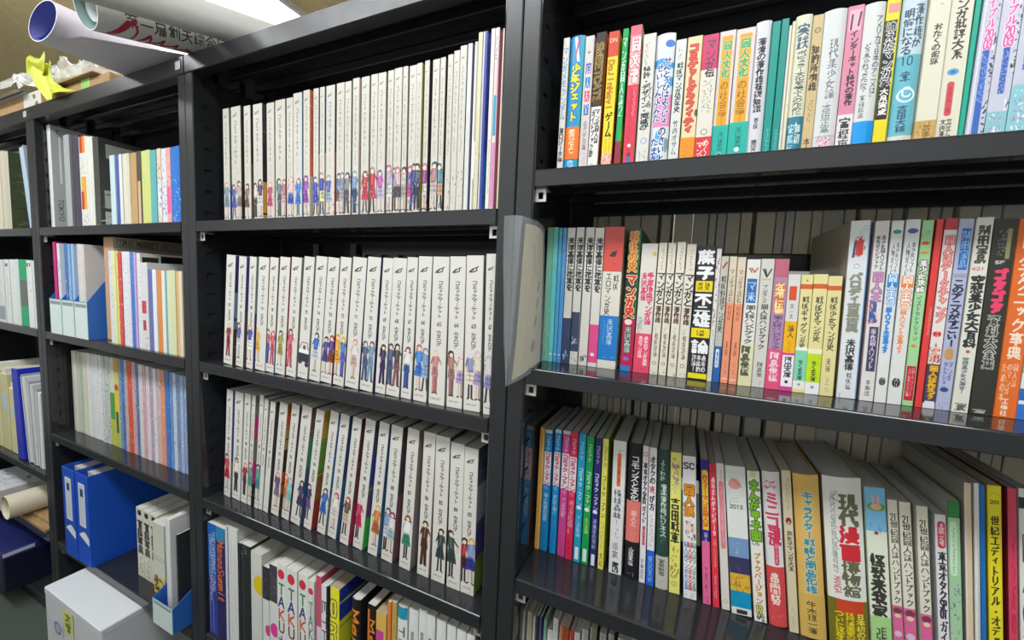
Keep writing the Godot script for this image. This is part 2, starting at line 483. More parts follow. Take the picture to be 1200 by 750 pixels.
# ------------------------------------------------------------------ lettering: strokes on a 10 x 10 grid, «X@abcd» sets glyph X into the box a,b - c,d
const GLYPH := {
	"ア": "018154 434619", "イ": "704305 4349", "ウ": "4042 1215 12828549", "エ": "1181 5158 0898", "オ": "0393 606948 6308", "カ": "03837958 404419", "キ": "1383 0696 4059", "ク": "4014 32826629",
	"ケ": "3005 2393 635729", "コ": "118188 1888", "サ": "0393 3036 707549", "シ": "1032 0435 196792", "ス": "11815509 5599", "セ": "049376 303898", "ソ": "1124 817539", "タ": "4014 32826629 3467",
	"チ": "7022 0494 515629", "ツ": "1224 4154 817539", "テ": "2171 0494 544729", "ト": "3039 3476", "ナ": "0393 505529", "ニ": "2272 0898", "ネ": "4051 128207 5459 6587", "ノ": "816619",
	"ハ": "3208 6298", "ヒ": "111898 1583", "フ": "11816629", "ヘ": "053298", "ホ": "0393 5059 3518 7598", "マ": "019156 3468", "ミ": "2172 2475 1789", "ム": "401888 6599", "メ": "705519 2388",
	"モ": "1181 0494 414898", "ヤ": "049275 3059", "ユ": "227268 0898", "ヨ": "118189 1585 1989", "ラ": "2171 13836729", "リ": "2026 707539", "ル": "313509 606895", "レ": "202894", "ロ": "1181881811",
	"ワ": "1115 11816629", "ン": "1233 196893", "ー": "5159", "・": "4555 4656", "、": "1234", "!": "5056 5859", "?": "123070835456 5859", "々": "4014 32826629",
	"あ": "1272 4047 7318162643739769", "い": "122846 7286", "う": "3061 24637539", "え": "3061 137319 46566999", "お": "0363 30381735758769 7193", "か": "03635838 3009 7295", "き": "1271 1483 3076 274979", "く": "602479", "こ": "2171 173988",
	"さ": "1382 4076 273979", "し": "30375996", "す": "0292 60654644646639", "せ": "0493 707666 313889", "た": "0262 3009 5494 565898", "ち": "0282 402664867839", "つ": "0361947738", "て": "0191545789",
	"と": "3044 8235173999", "な": "0252 3016 7193 6468494798", "に": "1019 4282 465898", "の": "513718053171948759", "は": "1019 4292 7077594798", "ひ": "02411639687195", "ふ": "4051 42664938 2508 7598",
	"ま": "1282 1484 505739184799", "み": "115118073597 8369", "む": "0262 3036171535388886 7294", "め": "1248 6046190642839669", "よ": "505739184799 5383", "ら": "3061 232654858839", "る": "117116549689494768",
	"れ": "2029 03330752736898", "ろ": "11711654968949", "わ": "2029 03330763949759", "を": "1181 40155457 93463889", "ん": "400945666897",
	"A": "095099 2676", "B": "19107082741474968919", "C": "9270301217397997", "D": "10196996936010", "E": "90101999 1474", "F": "901019 1474", "G": "92703012173979979565", "H": "1019 9099 1494", "I": "5059",
	"J": "8087693916", "K": "1019 9015 3599", "L": "101999", "M": "1910569099", "N": "19109990", "O": "307092977939171230", "P": "191070927515", "Q": "307092977939171230 6699", "R": "191070927515 5599",
	"S": "91703012347597793918", "T": "1090 5059", "U": "101739799790", "V": "105990", "W": "0029537990", "X": "1099 9019", "Y": "1055 9055 5559", "Z": "10901999",
	"0": "307092977939171230", "1": "3150 5059", "2": "12307092841999", "3": "1230709274447496793917", "4": "700696 7079", "5": "9020147496793918", "6": "8033163979977525", "7": "109049", "8": "30709274341230 341739799774", "9": "2976937030123484",
	"a": "8389 845325285987", "b": "2029 255384875928", "c": "845325285988", "d": "8089 845325285987", "e": "2686845325285988", "f": "814249 2474", "g": "83887939 845325285987", "h": "2029 25537385 8589", "i": "5359 5051",
	"j": "635829 6061", "l": "5059", "m": "1319 15334459 54739599", "n": "2329 25537385 8589", "o": "53848859282453", "p": "2329 255384865727", "r": "2329 255383", "s": "8453243576885928", "t": "40485988 2373", "u": "23285987 8389", "v": "235983", "y": "2356 8329",
	"一": "0595", "二": "2272 0898", "三": "1181 2474 0898", "十": "0494 5059", "人": "504509 5499", "大": "0393 504509 5599", "天": "1181 0494 514709 5599", "少": "5055 2215 7295 8519", "女": "401689 7319 0393",
	"子": "118154 545849 0595", "口": "1181881811", "日": "2171792921 2575", "目": "2171792921 2474 2676", "田": "1181891911 1585 5159", "木": "0393 5059 5308 5398", "本": "0292 5059 5207 5297 3777",
	"米": "1132 8172 0494 5059 5409 5499", "牛": "2004 2282 0595 5059", "王": "1191 1585 0999 5159", "玉": "1191 1585 0999 5159 6677", "川": "111519 5157 9199", "文": "5052 0292 725609 225699", "方": "5052 0292 424519 45857959",
	"不": "0191 6106 5359 6497", "手": "8011 1383 0595 505849", "史": "1181841411 505509 2599", "古": "0292 5054 1585891915", "吉": "0191 5053 2373 1686891916", "合": "5004 5094 3464 2676792926", "全": "5004 5094 2575 2777 1989 5559",
	"会": "5004 5094 2474 0696 461989 6689", "内": "1219 128289 505428 5477", "同": "1019 109099 3373 3575783835", "冊": "1119 114149 5159 519199 0595", "画": "0191 5157 3373773733 3575 131999 9399", "車": "0191 2373762623 5059 0898 2575",
	"東": "0191 2373762623 2575 5059 5608 5698", "束": "0191 2373762623 5059 5608 5698", "来": "1181 5059 2233 7263 0494 5409 5499", "京": "5051 0292 2474762624 5659 3719 7799", "宀": "09049499 5053", "安": "宀@0093 女@1399",
	"豕": "1191 4114 32655939 5407 6619 8365 6599", "家": "宀@0093 豕@0399", "富": "宀@0093 2474 口@3466 田@1699", "実": "宀@0093 2474 1585 0696 535709 5699", "宝": "宀@0093 玉@1499", "空": "宀@0093 3315 6385 2575 5559 0999",
	"宏": "宀@0093 1484 4319 654989 7698", "学": "1132 4152 8162 0604 0494 9496 子@1599", "章": "5051 1181 0393 日@2476 0898 5659", "音": "5051 1181 3233 7263 0494 日@2599", "者": "2272 5054 0494 8119 日@3599", "艹": "0595 3139 6169",
	"著": "艹@0092 者@0299", "亻": "8005 5359", "匕": "8114 20289896", "花": "艹@0092 亻@0239 匕@4299", "化": "亻@0039 匕@3099", "也": "049386 5056 22299997", "他": "亻@0039 也@3099", "乍": "3004 2393 4349 4585 4888", "作": "亻@0039 乍@3099",
	"弋": "0392 40669997 7091", "代": "亻@0039 弋@3099", "云": "1181 0494 441989 7699", "伝": "亻@0039 云@3099", "俊": "亻@0039 6033 3383 7182 5435 7495 5547 5575 7549 5699", "博": "十@0029 3191 4383864643 4585 6056 3797 7779 4859",
	"力": "03837958 404419", "嘉": "0191 5052 2272 口@2375 0696 力@0759 口@6799", "氵": "2052 0345 0956", "澤": "氵@0029 3191933331 5153 7173 4484 3696 4888 6359", "尺": "21818424 212509 5499", "沢": "氵@0029 尺@3099", "治": "氵@0029 ム@3094 口@4599",
	"月": "202609 208089 2383 2686", "消": "氵@0029 6063 4153 8173 月@4399", "泉": "5031 2171742421 5459 1535 3509 8566 5599", "漫": "氵@0029 日@4093 3494963634 5456 7476 4787 8739 4799", "源": "氵@0029 3191 313629 日@5386 6669 5749 8798",
	"河": "氵@0029 3191 8189 4373764643", "言": "4050 0191 2373 2575 2777792927", "心": "1408 32387886 5164 8396", "志": "0292 5055 1585 心@0599", "誌": "言@0039 志@4099", "午": "3004 2282 0595 5259", "許": "言@0039 午@4099",
	"平": "1181 2234 8264 0696 5159", "評": "言@0039 平@4099", "侖": "5004 5094 3464 1519 159599 1797 4549 6569", "論": "言@0039 侖@4099", "読": "言@0039 4191 6063 5383 4644 4494 9496 5649 76799998", "誕": "言@0039 4060 6043 4363 6339 3999 8061 7177 7494 6797",
	"戈": "0392 40669997 8429 7091", "識": "言@0039 音@4069 戈@6099", "単": "1122 4152 8171 田@1276 0797 5659", "戦": "単@0059 戈@5099", "彳": "7003 7306 5459", "後": "彳@0029 6133 3353 8045 4585 5547 5575 7539 5699",
	"年": "2004 2282 2575 0797 5259 2527", "武": "1151 0393 60789998 7091 3438 3555 1518 0868", "礻": "4051 0383 8307 4549 5677", "土": "5059 1484 0999", "社": "礻@0039 土@4099", "寺": "2171 5054 0494 0696 7678 2738", "特": "牛@0039 寺@4099",
	"商": "5051 0191 3242 7162 1319 139399 4536 口@3577", "標": "木@0039 4191 4393954543 6163 7173 4686 3797 6769 5849 8898", "隹": "3003 2229 5061 2292 2494 2797 2999 6269", "権": "木@0039 4191 6042 隹@4299",
	"樫": "木@0039 4145 4161 4363 4565 7191 9175 7195 土@4699", "林": "木@0049 木@5099", "森": "木@2074 林@0499", "基": "0191 2025 7075 2373 0595 3517 6587 土@2699", "石": "0191 4106 2575792925", "疋": "1191 5158 5484 2408 2699",
	"礎": "石@0039 林@4094 疋@4499", "矢": "2003 1282 0595 525609 5699", "知": "矢@0049 口@5289", "竹": "2004 1242 3239 6044 5292 7279", "第": "竹@0093 1383 8385 1585 1517 1797 9789 5359 5619", "片": "202609 6063 2383 2666 6669",
	"反": "1191 112609 2474 7429 3599", "版": "片@0039 反@4099", "豊": "1181841411 4044 6064 1383 0595 2676782826 0999", "足": "口@1083 5459 5686 2529 0999", "戋": "1282 0594 40679998 8429 7091", "践": "足@0039 戋@4099",
	"戸": "0191 2383 8386 8626 232709", "斤": "8021 212609 2494 6469", "所": "戸@0049 斤@5099", "有": "0292 5006 月@3399", "見": "目@1086 3609 66689997", "現": "王@0039 見@4099", "美": "2031 7061 1282 2474 5055 0696 565809 5799",
	"正": "0191 5159 5585 2429 0999", "高": "5051 0191 2373752523 1619 169699 3777793937", "時": "日@0039 寺@4099", "康": "5051 1191 112609 3383 8387 2595 3787 5359 5739 5799", "草": "艹@0092 日@2376 0797 5659", "薙": "艹@0092 矢@0349 隹@5399",
	"耳": "0191 2128 7179 2474 2676 0897", "聡": "耳@0039 5043 7093 6255 5585 心@4699", "成": "1393 132709 1555 5547 50689998 8439 7191", "明": "日@0047 月@4099", "角": "3003 2161 6143 月@1399", "解": "角@0049 4191 6143 9193 牛@5499",
	"甫": "0191 1319 139399 1595 1797 5059 7081", "輔": "車@0039 甫@4099", "起": "土@0064 3438 3656 1519 1899 5191 9194 5494 5457 5797", "扌": "0393 505849 0796", "比": "1019 1444 1947 6068 9163 6899 9997", "批": "扌@0039 比@3099",
	"系": "8021 5133 3363 7335 3585 5659 3619 7799", "塚": "土@0039 4341 4191 9193 豕@3299", "虫": "1282861612 5058 0898 7699", "藤": "艹@0092 月@0239 5253 8272 4484 3696 6246 6699 6769 5748 8798", "雄": "0242 2007 ム@1549 隹@4099",
	"又": "1181 8109 2299", "最": "日@2083 0494 1419 4449 1646 0847 又@5499", "新": "3031 0151 1323 4233 0454 0656 3459 3608 3657 斤@5099", "各": "4014 3282 8207 2597 口@2699", "格": "木@0039 各@4099", "里": "田@1085 5559 2777 0999",
	"予": "1181 8154 3455 0595 9586 5559", "野": "里@0049 予@5099", "求": "0292 5059 1445 0855 8465 5599 7091", "球": "王@0039 求@4099", "阝": "1019 106034 3466 6618", "阿": "阝@0029 3191 8189 口@4377",
	"島": "5031 2171752521 2373 2527 2797 9789 0709 0949 4749", "糸": "4014 1454 7226 1585 5559 3718 7798", "編": "糸@0039 4191 5383 5355 5585 5339 冊@4699", "緒": "糸@0039 者@4099", "己": "118184 8414 14189896", "紀": "糸@0039 己@4099",
	"庫": "5051 1191 112609 車@3299", "典": "1117 1181 8187 4047 6067 1484 0797 3819 6899", "工": "0191 5158 0898", "攵": "3005 2292 7209 3499", "攻": "工@0049 攵@4099", "略": "田@0239 各@4099", "別": "口@0043 0555 5559 3509 7177 9099",
	"想": "木@0045 目@5094 心@0599", "百": "0191 5133 日@1399", "禾": "8012 0393 5159 5308 5398", "斗": "2132 1445 0896 7079", "科": "禾@0039 斗@4099", "次": "0122 0835 5134 4292 9284 7348 7499", "貝": "目@1087 3719 6799", "資": "次@0094 貝@1499",
	"料": "米@0049 斗@4099", "事": "0191 2272742422 1585 1787 8587 5059", "忄": "5059 2216 7386", "青": "1181 2373 0595 5055 月@2699", "情": "忄@0029 青@3099", "楽": "日@3074 5030 0123 9172 0696 5559 5608 5698", "和": "禾@0059 口@6298",
	"鬼": "5031 1181851511 1383 5055 3509 65689998 7696", "魂": "云@0049 鬼@4099", "甲": "1181851511 1383 5159", "園": "0090990900 2272 5254 1484 3565673735 5728 5778", "腐": "5051 1191 112609 4234 5383 7275 3639 3696 9699 6548 6587",
	"串": "2171732321 1585881815 5059", "間": "0009 0040 4043 0242 0343 5090 9099 5053 5292 5393 日@2579", "努": "女@0045 又@5095 力@1599", "品": "口@2074 口@0549 口@5599", "理": "王@0039 里@4099", "勿": "3005 2292 9279 5217 7239", "物": "牛@0039 勿@4099",
	"食": "5004 5094 日@2387 2629 2959 6699", "官": "宀@0093 2429 2474 7476 7626 2787 8789 8929", "館": "食@0049 官@4099", "怪": "忄@0029 4191 9147 4297 土@3599", "犬": "0393 504509 5599 7192", "獣": "単@0056 口@1759 犬@5099",
	"我": "4011 0393 3039 0746 60789998 8549 8192", "弓": "1181 8184 8414 1417 1787 8779", "長": "2026 2080 2282 2484 0696 2629 4699", "張": "弓@0039 長@4099", "放": "方@0049 攵@4099", "世": "0393 2028 2898 5056 8086 5686", "生": "2003 1282 2575 0999 5059",
	"刀": "118179 4109", "初": "礻@0039 刀@4099", "屆": "1181 8184 8414 112609 田@3599", "創": "3003 3063 日@1255 口@1658 7177 9099", "綜": "糸@0039 宀@4093 5383 4595 6569 5648 7698", "出": "5059 1114 1484 8481 0609 0999 9996",
	"遊": "0122 0333 3307 0799 方@3066 子@6087", "集": "隹@0096 0797 5659 5709 5799", "的": "日@0149 2011 6044 5292 9289 5574", "書": "1181 8184 1484 5056 0393 日@2699", "冖": "0904 0494 9499", "山": "5059 1418 1898 9894", "在": "0292 5006 2429 5559 2575 1989", "k": "2029 8326 4589",
}
const VOICED := "ガカギキグクゲケゴコザサジシズスゼセゾソダタヂチヅツデテドトバハビヒブフベヘボホがかぎきぐくごこざさじしずすぜせだたでてどとばはびひぶふ"
const HALF := "パハピヒプフペヘポホ"
const SMALL := "ァアィイゥウェエォオッツャヤュユョヨぃいっつゃやょよ"

func strokes(ch: String) -> Array:
	if strokes_of.has(ch):
		return strokes_of[ch]
	var out := []
	var v := VOICED.find(ch)
	var h := HALF.find(ch)
	var s := SMALL.find(ch)
	if v >= 0 and v % 2 == 0:
		embed(out, VOICED[v + 1], Rect2(0, 0.08, 0.88, 0.92))
		out.append(PackedVector2Array([Vector2(0.78, 0.02), Vector2(0.86, 0.14)]))
		out.append(PackedVector2Array([Vector2(0.92, 0.0), Vector2(1.0, 0.11)]))
	elif h >= 0 and h % 2 == 0:
		embed(out, HALF[h + 1], Rect2(0, 0.08, 0.9, 0.92))
		out.append(PackedVector2Array([Vector2(0.84, 0.0), Vector2(0.98, 0.0), Vector2(0.98, 0.13), Vector2(0.84, 0.13), Vector2(0.84, 0.0)]))
	elif s >= 0 and s % 2 == 0:
		embed(out, SMALL[s + 1], Rect2(0.26, 0.12, 0.66, 0.62))
	elif GLYPH.has(ch):
		for token: String in GLYPH[ch].split(" "):
			if token.contains("@"):
				var q := token.split("@")
				var a := q[1]
				var x0 := int(a[0]) / 9.0
				var y0 := int(a[1]) / 9.0
				embed(out, q[0], Rect2(x0, y0, int(a[2]) / 9.0 - x0, int(a[3]) / 9.0 - y0))
			else:
				var line := PackedVector2Array()
				for i in range(0, token.length() - 1, 2):
					line.append(Vector2(int(token[i]) / 9.0, int(token[i + 1]) / 9.0))
				out.append(line)
	else:
		print("no glyph for ", ch)
	strokes_of[ch] = out
	return out

func embed(out: Array, ch: String, box: Rect2) -> void:
	for line: PackedVector2Array in strokes(ch):
		var q := PackedVector2Array()
		for p in line:
			q.append(box.position + p * box.size)
		out.append(q)

# ------------------------------------------------------------------ painting print into an image
func seg(a: Vector2, b: Vector2, r: float, c: Color) -> void:
	var d := b - a
	var l2 := maxf(d.length_squared(), 0.0001)
	var x0 := maxi(clip.position.x, int(floor(minf(a.x, b.x) - r - 0.5)))
	var x1 := mini(clip.end.x - 1, int(ceil(maxf(a.x, b.x) + r + 0.5)))
	var y0 := maxi(clip.position.y, int(floor(minf(a.y, b.y) - r - 0.5)))
	var y1 := mini(clip.end.y - 1, int(ceil(maxf(a.y, b.y) + r + 0.5)))
	for y in range(y0, y1 + 1):
		for x in range(x0, x1 + 1):
			var p := Vector2(x + 0.5, y + 0.5) - a
			var t := clampf(p.dot(d) / l2, 0.0, 1.0)
			var k := r + 0.5 - (p - d * t).length()
			if k >= 1.0:
				canvas.set_pixel(x, y, c)
			elif k > 0.0:
				canvas.set_pixel(x, y, canvas.get_pixel(x, y).lerp(c, k))

func glyph(ch: String, at: Rect2, r: float, c: Color, turned := false) -> void:
	var all := strokes(ch)
	r = maxf(0.42, r * minf(1.0, sqrt(7.0 / maxf(1.0, all.size()))))
	for line: PackedVector2Array in all:
		var prev := Vector2.ZERO
		for i in line.size():
			var q := line[i]
			var p := Vector2(at.position.x + q.x * at.size.x, at.position.y + q.y * at.size.y)
			if turned:
				p = Vector2(at.end.x - q.y * at.size.x, at.position.y + q.x * at.size.y)
			if i > 0:
				seg(prev, p, r, c)
			prev = p

func fill(x0: float, y0: float, x1: float, y1: float, c: Color) -> void:
	if x1 < x0 or y1 < y0:
		return
	var r := Rect2i(roundi(x0), roundi(y0), maxi(1, roundi(x1) - roundi(x0)), maxi(1, roundi(y1) - roundi(y0))).intersection(clip)
	if r.has_area():
		canvas.fill_rect(r, c)

func oval(cx: float, cy: float, rx: float, ry: float, c: Color) -> void:
	for y in range(maxi(clip.position.y, int(cy - ry - 1)), mini(clip.end.y, int(cy + ry + 2))):
		for x in range(maxi(clip.position.x, int(cx - rx - 1)), mini(clip.end.x, int(cx + rx + 2))):
			var d := Vector2((x + 0.5 - cx) / rx, (y + 0.5 - cy) / ry).length()
			var k := (1.0 - d) * minf(rx, ry) + 0.5
			if k > 0.0:
				canvas.set_pixel(x, y, canvas.get_pixel(x, y).lerp(c, minf(k, 1.0)))

# a small generic drawn person: hair, top, skirt or trousers
func figure(cx: float, y0: float, y1: float, hair: Color, top: Color, low: Color, kind: int) -> void:
	var h := y1 - y0
	y0 += h * rng.randf_range(-0.06, 0.05)
	h = y1 - y0
	var ink := Color(0.20, 0.16, 0.17)
	var skin := Color(0.93, 0.83, 0.75)
	var r := h * 0.068
	var sway := h * rng.randf_range(-0.03, 0.03)
	var n := Vector2(cx + sway, y0 + h * 0.17)
	for k in 7:
		var q := Vector2(n.x + rng.randf_range(-1.3, 1.3) * r, y0 + h * rng.randf_range(0.10, 0.26 if kind % 2 == 0 else 0.17))
		seg(Vector2(n.x, y0 + h * 0.06), q, h * 0.018, hair.darkened(rng.randf() * 0.4))
	oval(n.x, y0 + h * 0.075, r * 1.05, r * 1.0, hair)
	oval(n.x - sway * 0.4, y0 + h * 0.105, r * 0.66, r * 0.72, skin)
	# legs
	var long := kind % 3 == 0
	var lw := h * (0.036 if long else 0.02)
	var lc := low if long else (skin.darkened(0.08) if kind % 2 == 0 else ink)
	var step := h * rng.randf_range(0.02, 0.07)
	seg(Vector2(cx - h * 0.03, y0 + h * 0.55), Vector2(cx - step, y0 + h * 0.95), lw, lc)
	seg(Vector2(cx + h * 0.03, y0 + h * 0.55), Vector2(cx + step * 0.8, y0 + h * 0.95), lw, lc.darkened(0.2))
	seg(Vector2(cx - step - h * 0.025, y0 + h * 0.98), Vector2(cx - step + h * 0.01, y0 + h * 0.96), h * 0.014, ink)
	seg(Vector2(cx + step * 0.8, y0 + h * 0.96), Vector2(cx + step * 0.8 + h * 0.035, y0 + h * 0.98), h * 0.014, ink)
	# skirt or hips, body
	var hem := 0.66 if not long else 0.58
	for i in 9:
		var k := i / 8.0
		var y := y0 + h * lerpf(0.40, hem, k)
		var w := h * lerpf(0.055, 0.098 if not long else 0.074, k)
		seg(Vector2(cx - w, y), Vector2(cx + w, y + h * 0.01), h * 0.018, low if i % 3 else low.darkened(0.18))
	for i in 9:
		var k := i / 8.0
		var y := y0 + h * lerpf(0.175, 0.42, k)
		var w := h * lerpf(0.076, 0.05, k)
		var x := lerpf(n.x, cx, k)
		seg(Vector2(x - w, y), Vector2(x + w, y), h * 0.016, top)
	# arms and folds
	var reach := rng.randf_range(-0.02, 0.05)
	seg(Vector2(n.x - h * 0.075, y0 + h * 0.20), Vector2(cx - h * 0.11, y0 + h * 0.33), h * 0.016, top.darkened(0.25))
	seg(Vector2(cx - h * 0.11, y0 + h * 0.33), Vector2(cx - h * (0.06 + reach), y0 + h * 0.44), h * 0.013, skin.darkened(0.1))
	seg(Vector2(n.x + h * 0.075, y0 + h * 0.20), Vector2(cx + h * (0.115 + reach), y0 + h * 0.32), h * 0.016, top.darkened(0.15))
	seg(Vector2(cx + h * (0.115 + reach), y0 + h * 0.32), Vector2(cx + h * (0.10 + reach), y0 + h * (0.44 if kind % 4 < 2 else 0.24)), h * 0.013, skin.darkened(0.1))
	seg(Vector2(n.x, y0 + h * 0.18), Vector2(cx - h * 0.01, y0 + h * 0.38), h * 0.006, top.lightened(0.5))
	for i in 3:
		var x := cx + rng.randf_range(-0.04, 0.04) * h
		seg(Vector2(x, y0 + h * 0.42), Vector2(x + h * 0.01, y0 + h * (hem - 0.04)), 0.5, low.darkened(0.45))
	seg(Vector2(cx - h * 0.04, y0 + h * 0.41), Vector2(cx + h * 0.04, y0 + h * 0.415), 0.7, ink)

# ops of one spine, coordinates in per cent of its width and height
func paint(box: Rect2i, ops: String) -> void:
	var ox := float(box.position.x)
	var oy := float(box.position.y)
	var w := box.size.x / 100.0
	var h := box.size.y / 100.0
	clip = box
	for op in ops.split(";"):
		var a := op.strip_edges().split(" ", false)
		if a.is_empty():
			continue
		match a[0]:
			"b":
				canvas.fill_rect(box, Color(a[1]))
			"r":
				fill(ox + float(a[1]) * w, oy + float(a[2]) * h, ox + float(a[3]) * w, oy + float(a[4]) * h, Color(a[5]))
			"e":
				oval(ox + float(a[1]) * w, oy + float(a[2]) * h, float(a[3]) * w, float(a[4]) * w, Color(a[5]))
			"o":
				oval(ox + float(a[1]) * w, oy + float(a[2]) * h, float(a[3]) * w, float(a[3]) * w, Color(a[4]))
				oval(ox + float(a[1]) * w, oy + float(a[2]) * h, float(a[3]) * w * 0.78, float(a[3]) * w * 0.78, Color(a[5]))
			"p":  # rounded bar
				var r := float(a[4]) * w
				seg(Vector2(ox + float(a[1]) * w, oy + float(a[2]) * h + r), Vector2(ox + float(a[1]) * w, oy + float(a[3]) * h - r), r, Color(a[5]))
			"k":  # line
				seg(Vector2(ox + float(a[1]) * w, oy + float(a[2]) * h), Vector2(ox + float(a[3]) * w, oy + float(a[4]) * h), float(a[5]), Color(a[6]))
			"t", "T", "l", "L":
				var outlined := a[0] == "T" or a[0] == "L"
				var turned := a[0] == "l" or a[0] == "L"
				var text := a[8] if outlined else a[7]
				var cells := []
				var i := 0
				while i < text.length():
					if text[i] == "{":
						var e := text.find("}", i)
						cells.append(text.substr(i + 1, e - i - 1))
						i = e + 1
					else:
						cells.append(text[i])
						i += 1
				var ch := (float(a[3]) - float(a[2])) * h / cells.size()
				var cw := float(a[4]) * w
				for pass_ in (2 if outlined else 1):
					var col := Color(a[6]) if not outlined or pass_ == 1 else Color(a[7])
					for n in cells.size():
						var s: String = cells[n]
						if s == "_":
							continue
						var at := Rect2(ox + float(a[1]) * w - cw / 2, oy + float(a[2]) * h + ch * (n + 0.06), cw, ch * 0.86)
						var r := maxf(0.45, float(a[5]) / 100.0 * minf(at.size.x, at.size.y))
						if outlined and pass_ == 0:
							r += maxf(0.9, 0.10 * minf(at.size.x, at.size.y))
						for j in s.length():
							glyph(s[j], Rect2(at.position.x + at.size.x * j / s.length(), at.position.y, at.size.x / s.length() * (0.82 if s.length() > 1 else 1.0), at.size.y), r, col, turned)
			"H":
				var cw := float(a[3]) * w
				var n := a[7].length()
				for j in n:
					var at := Rect2(ox + float(a[1]) * w - cw / 2 + cw * j / n, oy + float(a[2]) * h, cw / n * 0.8, float(a[4]) * w)
					glyph(a[7][j], at, maxf(0.45, float(a[5]) / 100.0 * minf(at.size.x, at.size.y)), Color(a[6]))
			"d":  # lettering too small to read: a column of specks
				var y := float(a[2])
				var step := maxf(float(a[4]) * w / h * 1.15, 0.6)
				while y < float(a[3]):
					var cx := ox + float(a[1]) * w
					var s := float(a[4]) * w / 2
					for n in 3:
						var p := Vector2(cx + rng.randf_range(-s, s), oy + (y + rng.randf_range(0.0, step * 0.8)) * h)
						seg(p, p + (Vector2(s, 0) if rng.randf() < 0.5 else Vector2(0, s)), 0.5, Color(a[5]))
					y += step
			"f":
				figure(ox + float(a[1]) * w, oy + float(a[2]) * h, oy + float(a[3]) * h, Color(a[4]), Color(a[5]), Color(a[6]), int(a[7]))
			"m":  # mottled print
				var cols := a.slice(6)
				for n in int(a[5]):
					var p := Vector2(ox + rng.randf_range(float(a[1]), float(a[3])) * w, oy + rng.randf_range(float(a[2]), float(a[4])) * h)
					var q := p + Vector2(rng.randf_range(-10, 10) * w, rng.randf_range(-2, 2) * h)
					seg(p, q, rng.randf_range(0.5, 2.2), Color(cols[rng.randi() % cols.size()]))
			"c":  # comet-shaped mark at the head of the catalogues
				var cx := ox + float(a[1]) * w
				var cy := oy + float(a[2]) * h
				var s := float(a[3]) * w
				seg(Vector2(cx - s, cy + s * 0.45), Vector2(cx - s * 0.3, cy - s * 0.1), s * 0.17, Color(a[4]))
				seg(Vector2(cx - s * 0.3, cy - s * 0.1), Vector2(cx + s * 0.9, cy - s * 0.6), s * 0.09, Color(a[4]))
				seg(Vector2(cx - s * 0.6, cy + s * 0.5), Vector2(cx + s * 0.5, cy + s * 0.2), s * 0.10, Color(a[4]))
				seg(Vector2(cx + s * 0.5, cy + s * 0.2), Vector2(cx + s * 0.55, cy - s * 0.3), s * 0.10, Color(a[4]))
			_:
				print("unknown op ", a[0])

